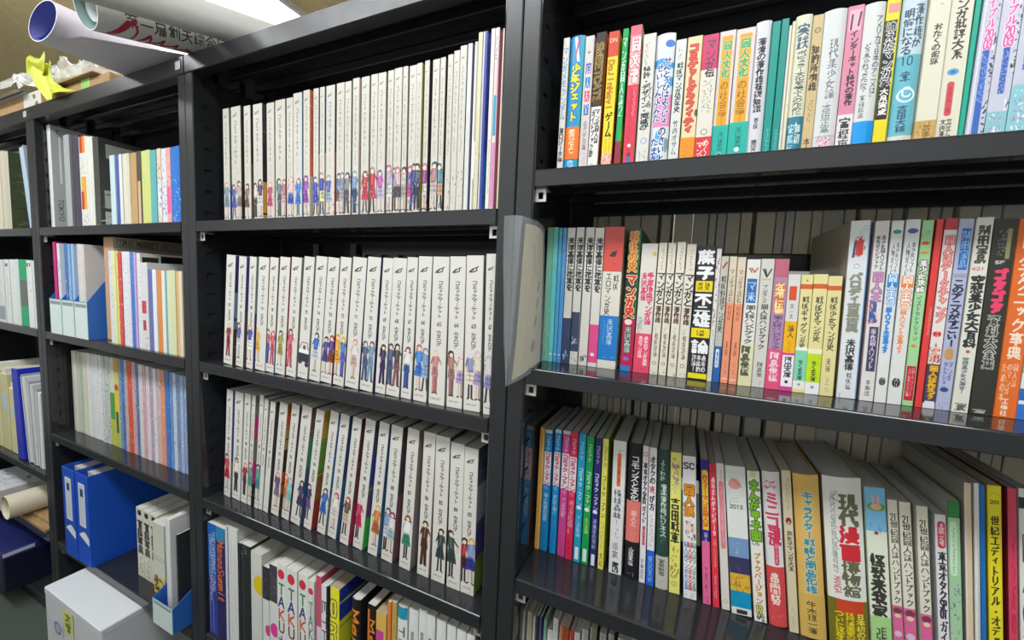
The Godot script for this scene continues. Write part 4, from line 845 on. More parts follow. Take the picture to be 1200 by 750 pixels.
const R3 := [
	"thin ochre magazine, first before the numbered fan magazines|d89a3c|d210 pc|b e2a447; r 70 0 100 100 d9c08c",
	"blue fan magazine numbered 16 with a long subtitle|3fa8d8|d210 pg|b 1c90d6; r 0 0 100 3 d8dce0; t 52 5 17 50 9 cfe8f6 コミック; r 0 18 100 45 f4ecee; t 50 19 45 68 13 d9486c コミック・ファン; r 0 45 100 76 1c90d6; H 44 46 60 44 9 e4f3fb 16; t 50 52 75 52 8 d4ecf8 同人作家の現在; d 46 82 97 40 145a94",
	"blue fan magazine numbered 15 with a short subtitle|3fa8d8|d210 pg|b 1c94da; r 0 0 100 3 d8dce0; t 52 5 17 50 9 cfe8f6 コミック; r 0 18 100 45 f4ecee; t 50 19 45 68 13 d9486c コミック・ファン; H 44 46 60 44 9 e4f3fb 15; t 50 52 68 52 8 d4ecf8 まんがと同人; d 46 82 97 40 145a94",
	"magenta fan magazine numbered 14|c03a86|d210 pg|b d84a9c; r 0 0 100 3 d8d0d8; t 52 5 17 50 9 f4d0e4 コミック; r 0 18 100 46 f4e8ee; t 50 19 46 68 13 d03a64 コミック・ファン; H 44 47 60 44 9 f6dcec 14; t 50 53 68 50 8 f4d4e6 マンガの現在; d 46 82 97 40 8a1c5c",
	"crimson fan magazine numbered 13|c0284c|d210 pg|b e02c5a; t 52 5 17 50 9 f6c4d0 コミック; r 0 19 100 46 f4e6ea; t 50 20 46 68 13 d03a5c コミック・ファン; H 44 47 60 44 9 f8d8e0 13; t 64 53 74 34 8 f6ccd6 同人誌と社会; t 32 53 80 30 8 f6ccd6 マンガの学; d 46 84 97 40 8e1230",
	"cyan fan magazine without a white title field|2f9cb8|d210 pg|b 1fa2cc; t 50 6 20 46 9 c4e8f2 コミック; t 50 26 56 56 10 d4f0f6 コミック・ファン; e 48 57 34 26 f2f6f6; t 50 63 80 46 8 c4e8f2 マンガ史論; r 24 88 74 98 e9f4f6",
	"green fan magazine with pale lettering|1f8a48|d210 pg|b 17a355; t 50 6 20 46 9 d0f0c8 コミック; t 50 27 56 56 10 d4f4cc コミック・ファン; e 48 57 34 26 f2f6f2; t 50 63 76 46 8 d8e86a 大全集; r 24 88 74 98 ecf4ea",
	"navy fan magazine with white lettering|2a2c66|d210 pg|b 2b2a6a; t 50 6 20 46 9 d4d6f0 コミック; t 50 27 56 56 10 e4e6f6 コミック・ファン; e 48 57 34 26 f2f2f6; t 50 62 86 44 8 c4c8ec 漫画家の世紀; r 24 90 74 99 ecedf6",
	"yellow fan magazine with brown lettering and olive cover|a8b016|d210 pg|b ece56a; t 50 6 22 46 8 8a7a2c コミック; t 50 28 60 56 9 5c4c1c コミック・ファン; d 48 63 84 40 7a6a20; t 50 87 98 46 9 5a5018 文社",
	"white book with orange lozenge under a crown mark|c9d0c8|d170 pg|b e8e8e6; d 50 6 8 44 3c3a40; p 50 9 34 15 ea7a44; t 50 13 32 14 9 8a3c20 森林漫; t 48 36 58 50 8 6c6c74 情緒森林; H 48 59 20 30 10 c03c50 1; d 48 65 72 26 5a5a60; t 46 76 88 42 7 6a6a72 張放; r 28 91 76 99 35353a; m 32 92 72 98 20 d0d0d4",
	"black book with white title and salmon panel|2c3a38|d150 n h pg O42-72|b 1f2024; t 54 9 42 50 9 f2f2f0 コモンズと文化; r 0 42 100 72 ea8076; t 54 49 60 34 8 f8dcd6 同人と; d 44 64 68 50 f4c4bc; t 44 76 90 32 9 e4e4e2 山田章編; d 44 93 96 60 c4c4c4",
	"narrow white guide with red ring, red lozenge and spot title|d0c4c8|d150 pg|b eae8ea; o 50 6 36 d24a5c eae8ea; d 50 4 8 30 c8606c; t 52 12 42 60 12 2c2c32 東京オタク{SP}{OT}; t 52 43 56 56 10 2c2c32 ガイド; p 56 58 72 20 c83444; t 56 60 71 22 8 f2dada 書文; t 46 82 97 40 8 5a6478 平和出社",
	"white and blue book with coloured kana title|c9ccd0|d150 pg|b ebe9ea; t 50 6 26 60 11 2e3438 オタクの; t 50 27 33 60 11 c83c50 遊; t 50 34 45 60 11 2e3438 び方; d 46 48 70 36 6c6f74; r 0 74 100 100 1f68dc; l 50 78 97 36 8 d4e2f8 BOOKS",
	"dark green book with grey lower band|3c4f48|d150 n h pg O76-100|b 2c4a40; t 42 7 22 32 8 d4dcd0 よくわか; t 54 24 62 44 8 dce4d8 音楽著作権ビジネス; d 46 60 66 26 b4c0b4; r 0 76 100 100 c9c4b8; t 46 78 90 42 9 4a4a46 安藤和宏; d 46 92 98 30 8a867c",
	"yellow book with big brush letters of a name|c4bc3c|d150 pg|b ece878; e 46 10 30 20 d07a8c; m 20 4 80 24 40 c8607c d89a6a 5aa4c4; m 30 20 70 30 10 8cb8d8; T 48 32 64 66 11 2c2a20 ece878 吉田戦車; m 20 66 86 88 40 b08840 7a5c34 c8a04c; o 46 93 26 b0a050 e4dc74",
	"white book with cartoon heads and rainbow columns of print|d4d0d0|d182 pg|b eceaea; H 50 5 84 46 14 2a2a2c SC; T 46 20 42 62 11 e8982c 8a5a1c 同人魂; e 50 50 36 40 f0d8cc; m 12 45 88 58 40 4a4048 e8c8b8 8a6a68; t 82 60 94 26 9 3f8a6c 同人誌マンガ大全集; t 52 60 94 28 10 c83a44 同人誌マンガ大全集; t 22 60 94 26 9 3f74b4 同人誌マンガ大全集; d 50 95 98 70 6a6a68",
	"pink book with violet head and yellow title stripe|8c2f58|d182 pg|b ea4a8c; r 0 0 100 56 2f2a88; r 16 8 88 48 f0cc2c; e 50 8 36 20 f0cc2c; t 52 10 46 54 10 d4442c 作ろう!マンガ同人誌; t 50 50 70 30 9 e4e0f4 同人誌大全集; r 0 56 100 100 ea6c9c; t 46 74 92 36 8 7a2450 マンガハンター; d 46 94 97 50 8a3058",
	"thin red book with white lettering about navigation|b03040|d182 pg|b e2384c; r 20 0 100 6 d83040; t 54 9 50 50 11 fae8e6 最新まんがナビゲータ; t 54 52 72 40 9 f0a86a 同人全集; t 50 76 94 40 8 f4b8c0 文社",
	"pale book with a long pink stripe|cfcac0|d182 pg|b e2dcd4; p 54 12 58 30 e0848e; t 54 15 55 22 8 f2d4d4 マンガの学; d 46 4 12 30 d87880; o 50 94 24 c09070 e2dcd4",
	"wide guide of 2013 with a pink disc and a cyan foot|cfd4d4|d182 pg|b e4e9e2; o 44 12 30 e9a49c e9a49c; k 28 8 78 14 0.8 9a4a44; d 44 21 23 60 6c6c6c; H 48 26 66 20 12 2a2a2c 2013; r 0 48 100 63 7a9cc8; d 34 51 58 34 dce6f4; r 0 61 100 72 3b3c62; d 50 64 68 50 a05a88; r 0 72 100 84 e2b53c; m 4 73 96 84 40 8a5a2c c08a34 f0cc60; r 0 84 100 95 1597c4; r 0 95 100 100 e2e6e4; r 26 96.5 78 99.3 2f3236",
	"white book with leaf green outlined kana and orange subtitle|d4d6c8|d182 pg|b eceae2; r 24 0 70 4 d8d88c; T 50 6 46 62 12 86c232 2c4a20 まんが甲子園; H 46 46 60 40 9 3a3a30 06; t 48 54 88 46 11 d88830 ブックバージョン; T 44 89 95 50 10 f0e45a 4a5a28 {12}; m 20 95 80 99 16 4a4a48",
	"white book with pink title and red lower band|d0ccc8|d182 n pg O60-100|b e4e2e0; m 14 6 70 11 14 d8506c; t 48 13 44 62 12 d8446a ミニコミ; t 54 34 48 62 12 d03a5c 魂; p 60 44 60 13 d8405c; t 60 46 59 13 8 f4d4d8 同人文化; r 0 61 100 100 dd4f50; t 42 65 86 46 12 f4ded0 串間努; d 42 92 95 50 f0b0a8",
	"narrow beige book with a dark red drop|c9bd9c|d150 pg|b dccfae; d 48 4 24 30 9c8c68; e 50 31 30 44 8c3040; e 50 32 12 18 e0b8a8; t 52 37 62 52 9 5c5648 腐女子マンガ大系; d 46 84 97 30 a89a78",
	"thick tan hardcover with blue outlined title|c99e52|d150 n h pg O73-100|b e2b966; T 50 10 72 38 10 2a8fb4 e8d8a0 キャラクター戦略と商品化権; r 0 73 100 100 d8b45e; t 46 77 97 34 7 5a4a28 牛木理一著",
	"very thick white encyclopedia with olive paper band|b0a890|d190 n h pw O71-100|b e8e8e0; t 62 9 28 42 12 6a6a50 現代; t 62 28 48 42 14 d8303c 漫画; t 62 48 69 42 12 6a6a50 博物館; l 26 8 56 16 7 4a5058 TheEncyclopediaofContemporary; l 26 58 68 16 9 c03c50 MANGA; r 0 71 100 100 7a6f22; r 20 71 90 79 cf4a2a; t 80 78 99 20 10 f2dc4c 日本初の現代; t 52 78 99 20 10 f0d424 現代漫画家の事典; t 26 78 99 20 10 f0d424 ついに誕生!",
	"book with a sky blue head, rabbit badge and green foot|c4d4b4|d150 pg|b e6ecd6; r 0 0 100 25 7fbfe6; e 52 11 44 26 6cae3c; e 52 11 26 20 f0b8a8; k 40 9 38 5 3 f0b8a8; k 62 9 64 5 3 f0b8a8; d 50 19 20 60 3f6ca8; e 48 26 10 10 b02c50; t 46 38 74 58 13 3c3c34 怪獣来我家; r 0 74 100 100 a8d88c; t 50 80 99 46 10 4a5040 張放",
	"handbook with outlined title above a drawn face, one of three alike|cfcdc0|d150 pg|b e4e2cc; T 54 8 62 62 8 4a463c f2efe0 {21}世紀同人誌ハンドブック; r 0 63 100 100 e26a9c; e 50 66 42 40 8c3a54; e 50 69 30 28 f0d0b4; e 46 80 36 40 e4c4d8; r 0 86 100 92 c04c94; r 0 92 100 100 f0587c",
	"=", "=",
	"narrow white guide with a red seal at its head|c4c6c8|d150 pg|b e8e6e8; p 54 4 20 34 cf3a50; t 54 5 19 44 10 f4dce0 最新; t 54 22 62 58 13 2c2c34 東京オタク{SP}{OT}; t 54 63 84 56 11 2c2c34 ガイド; p 50 86 98 26 c83444",
	"pale green booklet with dark green head|b4b6ae|d150 pg|b a8d4a4; r 0 0 100 9 3c8a4c; p 40 11 40 28 d4ecd0; d 40 14 38 20 5aa06a; m 10 44 90 98 60 8c9cb0 6a6a8c b8c0c8",
	"thin cream document beside the blue board|a8a59a|d210|b e4caa8; r 0 0 26 100 e6e4d8",
	"thin white document beside the blue board|d8d8d0|d210|b e6e6e0; d 60 24 90 16 9aa4a0",
	"thin bright blue board|1f6cb4|d210|b 2474be",
	"tall yellow book with an outlined black title|c8b820|d210 pg|b efe02c; p 48 3 88 40 e4d42a; p 48 4 87 37 efe02c; H 48 7 64 28 11 2f2c10 20; t 48 14 84 52 10 2f2c10 世紀エディトリアル・オデッセイ; t 48 88 99 40 8 4a4618 時代の",
	"red book with darker red lettering by the yellow title book|8a1c38|d210 pg|b de4a66; t 50 20 92 40 10 b02848 マンガの読本",
	"white book with heavy black bars at the row's end|d4d4d0|d210 pg|b ecece6; r 0 4 100 9 33363a; t 48 20 90 50 9 3a3c40 同人の世紀",
]
# catalogue rows: cover colours | figures at the foot (middle, hair, top, lower dress, stance) | what singles it out
const M1 := [
	"6b7a6b,6b7a6b,4a5a9a|50 c8a090 6f8f9f 6f8f9f 2|pale blue figure and grey-green cover", "41362f,41362f|25 6a5040 3c56a8 3c56a8 1/80 4a4040 b8a8a0 7a6a68 2|blue figure and dark brown cover",
	"3f3833,6a6058|35 3a2c28 8a6a60 5a4038 2|brown mottled figure", "4a4048,3a3236,d9a85a|20 3a3030 d8d4d0 4a4048 3/75 3a3038 5a3a6c d8d4d0 2|two figures and a cover ending in tan",
	"b8a890|40 d0a8a0 c03a6a c03a6a 2|crimson figure and beige cover", "6b3a4a|40 3c4a48 5a7a78 4a5a58 3/85 b07080 c86a78 d8b0b4 2|teal figure and plum cover",
	"8a8a80,70343c|60 d8b0b4 e0c0c4 2f52b0 2|pink and blue figure", "3f7fae|55 8a6a98 2f74d0 2f74d0 1|bright blue figure and blue cover", "e8785a,e8785a,c9c0b0|35 6a3a78 8a4aa0 8a4aa0 2|violet figure and orange cover",
	"5a4a8a,c0b8a8|50 3f4ab0 2f46b8 2f46b8 1|round navy figure and violet cover", "2f6fa0,c8c4b4|50 9a8a80 3040a0 e0e0a0 1|navy and yellow figure and blue cover", "5a2f2a,b8503c|30 8fa0a8 4a5ab0 9ab0c8 2|navy figure and rust cover",
	"777068|30 3f5a90 4f7ab0 6a5a50 2/80 8a8690 8a8690 a8a4a8 2|blue-grey pair", "5a5850|40 4a4a54 7a8088 50505a 3|slate grey figure", "c8b0a8|45 8a9aa8 6f98b8 2f4a70 3|pale blue figure in long navy trousers",
	"9a9488|60 5a4a40 b8303c c83a50 1|brown haired figure in red boots", "4a4a4c|40 9a8a80 b8303c c83a50 1|figure in a red suit beside a thin grey gap", "8a868c|45 6a5a88 c05ab0 b8b0d0 2|magenta and lilac figure",
	"3a3a40|40 c0607c b8a4b8 d8d8d8 2|pink haired figure", "70706c|25 208a8a 2f5aa8 4a4048 1/70 c06a80 d0b0b8 4a4a50 2|teal and blue hat", "8c8478|50 4a3a34 c8c0b4 a8a098 2|small brown haired figure", "7c7a80|35 b06a80 7a6ab0 e04a80 2/85 4a4a60 3a3a80 3a3a80 3|rose and navy pair",
	"a8a03c|45 3a3438 3f4468 30303c 3|black trousered figure and olive cover", "3c3c38|40 c86a98 8a3a8c d8d4cc 2|purple figure and near-black cover", "55585a|50 3f4a5a a87a80 c8b8b8 2|grey-rose figure", "3a3032|45 4a6a70 3f8a98 d8a07a 1|teal figure and dark cover",
	"d8d0b8||plain cream spine, first of three", "d8d0b8||plain cream spine, second of three", "3f6a70||plain cream spine with a teal cover edge",
]
const M2 := [
	"4a3f78,7fa0b0,5a4a38|50 d8c8a0 8c2438 8c2438 3|maroon coated figure",
	"4a4890,6a5a50|30 5a4636 4a5a9c d8dce4 3|white trousered figure and indigo cover",
	"7f9c98,4a4a90|40 c0a060 4048a0 f0f0f0 2|navy coated figure in white trousers",
	"8a6a60|20 e8c86a e0b04a e0b04a 2|golden cat-like figure",
	"5a5a50,5a5a50,2f5a9c|15 3a2c2c b85a68 3f62b8 3/72 c85a6c d05a68 d05a68 3|two figures in red",
	"a03040|45 3a2c20 9c9a48 9c9a48 2|olive uniformed figure",
	"8a8880|30 5a2c2c d05a6c d05a6c 3|rose red figure and crimson-edged back",
	"9a9a92|CAR|drawn car",
	"80807c|45 3a5a60 2f6cc0 c8cce0 2|blue dressed figure with dark hair",
	"6a2a34|30 2c2c34 4a4a90 4a4a90 2/78 a03a44 5c3f8c 8c4a34 2|navy and violet pair",
	"7a6a60|75 c8c040 4a7ab0 6a6ab8 3/20 e0a030 e8a83c e8a83c 2|lime haired figure and golden animal",
	"3f3f80|55 d88a9c e4dcd8 d0b0a8 2|pink haired pale figure",
	"3f3a6a|30 6a6a70 4f5f80 4f5f80 3/72 5a5a66 7a98b0 7a98b0 3|two figures in slate coats",
	"6a6a68|60 2a2430 3a2f58 3a2f58 3|figure in a long dark violet coat",
	"70706c|20 4a4a54 4a5a80 4a5a80 3/70 3a2c28 4a4440 8a5c5c 3|navy suit and black jacket pair",
	"7a7a78|45 6a4a50 e8e4e4 3f5aa0 3|white shirt and blue jeans figure",
	"80807c|35 c86a6c 3f8ad0 3f7ac8 2/85 7a90c0 7a9ac8 9ab4d8 1|red haired figure in a blue dress",
	"8a8a86|35 d8c8c4 c08480 c08480 3|pale haired figure in a dusty pink suit",
	"9a7870|28 3a2c2c a87870 a07870 3/85 d8d4e0 e4d8c8 b09ac8 2|dark haired figure in a brown pink suit",
	"8a8a84|40 d8d8e0 8c8cb8 e8dcc8 1/85 c8c0d8 e0d4c0 a898c8 2|pale armoured figure with lilac cloth",
	"8a8a84|50 b8c0c8 d8d4d8 8a90b8 1|silver haired pale figure by the upright",
]
const M3 := [
	"3f5aa0,3f5aa0,8a8c90|45 4a2c30 d83c4c c83048 2|red dress figure and blue cover",
	"b8bcb8|45 2c2c30 f0e8dc 3c3c40 3|white shirt and black trousers figure",
	"b4b4b4|50 d88a8c a02c38 4a4048 3|dark red jacket figure",
	"8a8a88,e83c98,8a8a88,e83c98,3a3a40|50 8a5a6a 4fa48c 4fa48c 2|hot pink striped cover",
	"8a8a88|50 3a3a44 4fa098 4a90a0 2|dark haired teal figure",
	"a8a8a8||plain foot and pale cover",
	"4a4c50||plain foot and charcoal cover",
	"d8703c,c8a070,4a3c3c,d86a3c,5a4a48|55 d8a088 6a4a6c 8a7a90 2|purple dress figure and orange cover",
	"6a4a50|20 e07a30 e07a30 d88a50 2/70 a8a8b0 8ccac4 8ccac4 2|orange and aqua pair",
	"7a5a60,4f9a8c,3f6a9c,4f6a9c|75 2c2430 4a3c6a 4a3c6a 1|dark violet figure with black hair",
	"d8a838,7aa83c,a86a3c,b83c34|25 5a2c34 3c3860 7a5a9c 1|dark violet figure and mustard green cover",
	"2f7fb8,3f8ac0,9ca8a0|45 3a4a40 3f6cc0 3f6cc0 1|royal blue figure",
	"3f5a8c,3f78b4|50 c84a5c f0e8e4 e4dcdc 2|white dress figure with red hair",
	"6a3c44,8a4a50,c83c6c|40 b04a44 6a5a48 d8c4a4 1|olive brown figure with rust hair",
	"5a5a60,4a50a0,7a5a80,4fd04a|30 d8d0d0 c83458 c83458 1|crimson figure and green-footed cover",
	"2f6f9c,3f6c9c,5a8ab8|60 e0b060 d88a40 b86a3c 2|tan animal figure",
	"5a4a52,8a6068|25 4a5a90 7aa0c8 d8dce8 1/68 8a3c4c e8e0e4 a8c4c8 2|pale blue and pale aqua pair",
	"8c8a8a|50 8a4a3c f0f0f0 3c8c6c 1|green skirt figure",
	"b8988c|50 6a3c2c 5a3428 5a3428 3|long brown dress figure",
	"4a4a48|60 4a3c3c 3c4a48 3c4a48 1|dark green dress figure, short hair",
	"9a9a94|30 3a3438 3c4a48 3c4a48 1|dark green dress figure beside the last volume",
	"5a6478,a8b0b8,5c50a0,8ca850|20 3a2c30 b02c34 4a3034 1/70 d8b060 8a9cc8 3c3c98 2|red jacket and blue dress pair",
]
const M4 := [
	"wide blue conference book with orange lettering|3f5a9c|d200|b 2f3f98; r 0 0 48 45 2465b8; l 34 6 62 16 7 f0f2f8 THEINTERNATIONAL; l 16 10 70 14 7 f0f2f8 COMICARTISTCONFERENCE; r 50 0 100 12 2f8ab8; r 52 12 100 100 2c2460; L 76 12 66 34 9 e8824a 8a3c28 MangaSummit; k 10 70 10 98 1 dce4f0; k 28 70 28 98 1 dce4f0",
	"narrow white report beside the blue conference book|c9ccc4|d200|b dcdcda; r 80 0 100 100 6a5f9c", "white report with a column of grey print|c9ccc4|d200|b e2e2de; d 30 10 90 14 a8a8ac; d 70 14 80 12 8a8a90",
	"thin black album with white page tops|1c1e1e|d210 pw|b 1e2122; k 50 6 50 96 0.8 4a5450", "wide black album with pale specks|1c1e1e|d210 pw|b 26292a; m 10 2 90 12 14 c8c8c4 8a8a88; k 24 4 24 96 1 5a605c",
	"large white volume with a yellow disc|c8cabf|d210 pg|b d8dad2; e 84 28 60 60 e6c81c", "thin brochure with dark photo upper half|55555a|d200|b e2e4e0; r 0 0 100 32 33343a; m 10 2 90 30 40 6a6a72 4a3f48; e 80 62 40 60 d8488c", "brochure with dark photo and a pink blot|6a626c|d200|b e2e4e0; r 0 0 100 34 4a434c; m 10 2 90 32 50 8a7a88 3a343c; e 60 60 50 60 e8409c",
	"white volume with coloured capitals and red ball, beside the pink blot|cfcfc8|d210 pw|OTAKU", "white volume with coloured capitals and red ball, second of the set|cfcfc8|d210 pw|OTAKU", "white volume with coloured capitals and red ball, third of the set|cfcfc8|d210 pw|OTAKU",
	"narrow white volume with coloured capitals and a red ball|cfcfc8|d210 pw|b e4e6e0; e 44 9 40 40 d83c4c; t 44 18 62 60 12 3a7a5c TAKU; d 80 10 90 20 4a5a50", "slim pink ribboned booklet|b83c58|d200|b c85a74; r 20 40 100 100 e0d4e4; m 10 0 90 8 20 e83c5c",
	"white book with black slanted capitals|3a3a3c|d200|b e8e8e6; L 50 12 96 60 10 3a3a40 c8c8c8 ETHICAL; r 80 0 100 100 2c2c30", "yellow and blue thick book with giant letters|2c3c9c,d8d82c,2c3c9c,2c3c9c|d170 pt|b f0e82a; r 0 0 12 100 2c2860; L 54 6 86 70 15 f0e82a 2c2860 omic",
	"black book with large orange letters and rounded white page tops|2a2624|d170 n pw|b 221d1c; L 44 8 62 66 13 f0982c 8a4a14 Manga", "black and brown book with large orange letters|33291f|d170 pw|b 221d1c; r 4 4 30 30 d8763c; L 60 10 66 56 13 f0982c 8a4a14 Manga",
	"short yellow board book with a magenta field|c8a85c|d160 pt|b e0b85c; r 0 14 76 100 d04a94; m 4 30 70 96 40 e088b8 b83c84", "thin orange folder|d8763c|d200|b e8823c", "thin tan folder with white lower part|b89a58|d200|b c4a45c; r 0 26 100 100 eae8e4",
	"white binder with a teal head and black ordinal title|cfd4d4|d200 n pw|b ecece8; r 0 0 100 8 2a9ab8; l 50 12 60 50 9 2a2a2c The5th", "=BINDER",
]
const L1 := [
	"tall light grey file with white spine edge|b9bdbd,b9bdbd,b9bdbd|d230 pg S|b eef0f0; d 50 4 8 50 5a5c5c|b b4b8b9; r 8.5 10 11 55 eef0f0; H 8 4 7 4 9 4a4c4c T; l 8 70 92 5 9 55585a TOKYO", "grey folder leaning on the tall light file|9a9e9e|d220|b aeb2b2", "thin dark grey book beside the grey folder|4a4a4c|d210|b 55575a", "dark violet book|3f3a4c|d210|b 4a4656",
	"comic with orange and red patches on white|d8d4cc|d182|b e6e4de; r 10 0 60 18 c8402c; r 50 0 90 18 e8963c; m 10 22 90 40 24 9a9a98 cfcfc8; r 20 44 90 80 e8b03c; r 10 60 50 80 c83c34; m 10 84 90 98 20 8a90a8 d0b0b0", "white comic with grey lines|d4d4cc|d182|b e8e8e0; d 50 20 98 40 9a9a90",
	"white comic with pale green edge|c4d0b0|d182|b e6eada; d 50 30 90 30 a8b098", "big dark grey box file with white labels on its side|44443e|d230 S|b 4c4c46|b 45453f; r 8 6 50 22 a9a9a2; o 20 38 5 d8d8d0 45453f; r 5 58 24 78 b4b4ac; r 5 82 22 99 c4c4bc; m 6 60 22 98 20 5a5a54 e4e4dc",
	"light aqua booklet beside the dark box file|b8d4d8|d180|b cfe4e6", "dark blue booklet beside the light aqua one|3f4f98|d180|b 4a5cac", "narrow white booklet after the blue one|d4d4d0|d180|b e8e8e4", "ivory booklet, thicker of two|d4d0bc|d180|b e2deca", "ivory booklet, thinner of two|d4ccb4|d180|b dcd4bc",
	"tan booklet|b8925c|d180|b c8a26c", "dark grey booklet with vertical white print|4a443c|d180|b 57504a; r 20 40 70 98 d8b88c; d 45 42 96 30 f0e8dc", "lime green booklet, first|c0c868|d180|b d4dc84; d 50 30 90 20 a8b050", "lime green booklet, second|b8c470|d180|b cfd88c", "teal booklet|3f98a0|d180|b 62b4b4",
	"comic with white and navy figures|d8a070|d180|b e8d0b8; m 4 10 96 40 30 3f4a90 f0e8e0 d8a070; r 10 40 90 92 e4e6ec; m 4 42 96 92 50 34408c 6a78b8 e8ecf4; d 50 94 99 60 6a6a70", "comic with navy and pink figures|d8a8a0|d180|b e0e4ea; m 4 6 96 90 60 34408c f0e8e4 e8a088 6a78b8", "comic with a bright pink dress|e878a8|d180|b e8b0a8; r 10 50 90 86 ee62a4; m 4 4 96 48 40 e8c0b0 f0e0d8 c87a68; d 50 90 99 60 8a8a8a",
	"bright blue comic, first of two|1f6cc8|d180|b 2a7ad4; m 4 40 96 96 50 d8e4f4 1c3f98 90b8e8", "bright blue comic, second of two|1f6cc8|d180|b 2474d0; m 4 40 96 96 50 d8e4f4 1c3f98 6a98dc",
]
const L2 := [
	"white comic with blue violet specks beside the file boxes|9aa8d0|d182|b dce0ec; m 4 4 96 96 60 8090c8 e8e0d0 b8c4e0", "pale yellow comic|d8d898|d182|b e6e6b4; m 4 4 96 96 40 c8c86a f0f0d8", "narrow yellow comic|d8cc5c|d182|b e8dc70; m 4 4 96 96 30 c0b048 f0ecc0", "red comic beside the yellow ones|c03c3c|d182|b d84a4a; m 4 4 96 90 20 f0d8d0 a82c34",
	"white comic with blue lines|c8d4e0|d182|b e6eaf0; d 50 4 96 50 8aa0c8", "white comic with faint violet lines|d0d0dc|d182|b e8e8ee; d 40 4 96 50 a8a0c8; d 70 4 96 30 c0a0b8", "bright blue comic|2f6cc0|d182|b 3f7ccc; d 50 4 30 40 dce8f4", "narrow lilac comic|b898c8|d182|b c8a8d8", "white comic with grey specks and black panels on its cover|c9c3b4|d182 S|b e8e8ea; d 50 4 96 60 9a9ab0|b cbc6b8; r 3 4 24 24 201f1f; r 6 9 20 16 d4cfc2; r 27 2 58 26 201f1f; r 29 9 56 11 d4cfc2; r 29 17 56 19 d4cfc2; r 61 4 90 26 201f1f",
	"wide white magazine with red square marks|c8c8c8|d182|b dcdcda; r 10 44 70 58 d03048; d 40 46 56 30 f0e0e0; r 20 66 60 78 b83048; d 50 84 98 50 4a4a50", "slate violet booklet|5a60a0|d150|b 6a70ac", "white booklet beside the slate violet one|d8dce0|d150|b e8ecf0", "orange booklet|d8843c|d150|b e08e48", "white booklet after the orange one|d8d8d0|d150|b e8e8e0", "thin teal booklet|5a9ca8|d150|b 6aacb4", "pale lime booklet, first|c8d0a0|d150|b dce0b8", "pale lime booklet, second|c4cc9c|d150|b d8dcb0", "tan edged booklet|d0a068|d150|b e0b078", "cream booklet at the shelf's end|d8ccb0|d150|b e4d8bc",
]
const L3 := "d0d0bc e0e0d4 c8ccb8 b8c4b0 dcdccc d8d4b8 e4e4e0 e0e4e4 e6e6e4 e4e6e6 d4d8d8 c8ccc4 6a9c48 c8b848 78a0b8 4a78b8 c8b0b0 e0583c d0a8a8 5a7cb0 e0d8d4 d8a8b0 e0d8d8 b8a0c0 e4e0e0 d8b8b0 e89878 4a7cc8 6a94d0 c8d4e0 7a90c0 a8bcd8 90a8d0"
const L3_WORDS := "bone white,ivory,pale khaki,sage grey,eggshell,straw,plain white,cold white,bright white,frost white,silver ring-bound,grey ring-bound,leaf green,mustard,dusty blue,royal blue,greyish pink,vermilion,rose beige,denim blue,pearl,blush pink,oyster,lavender,milk white,shell pink,salmon,cobalt,sky blue,ice blue,periwinkle,powder blue,hazy blue"

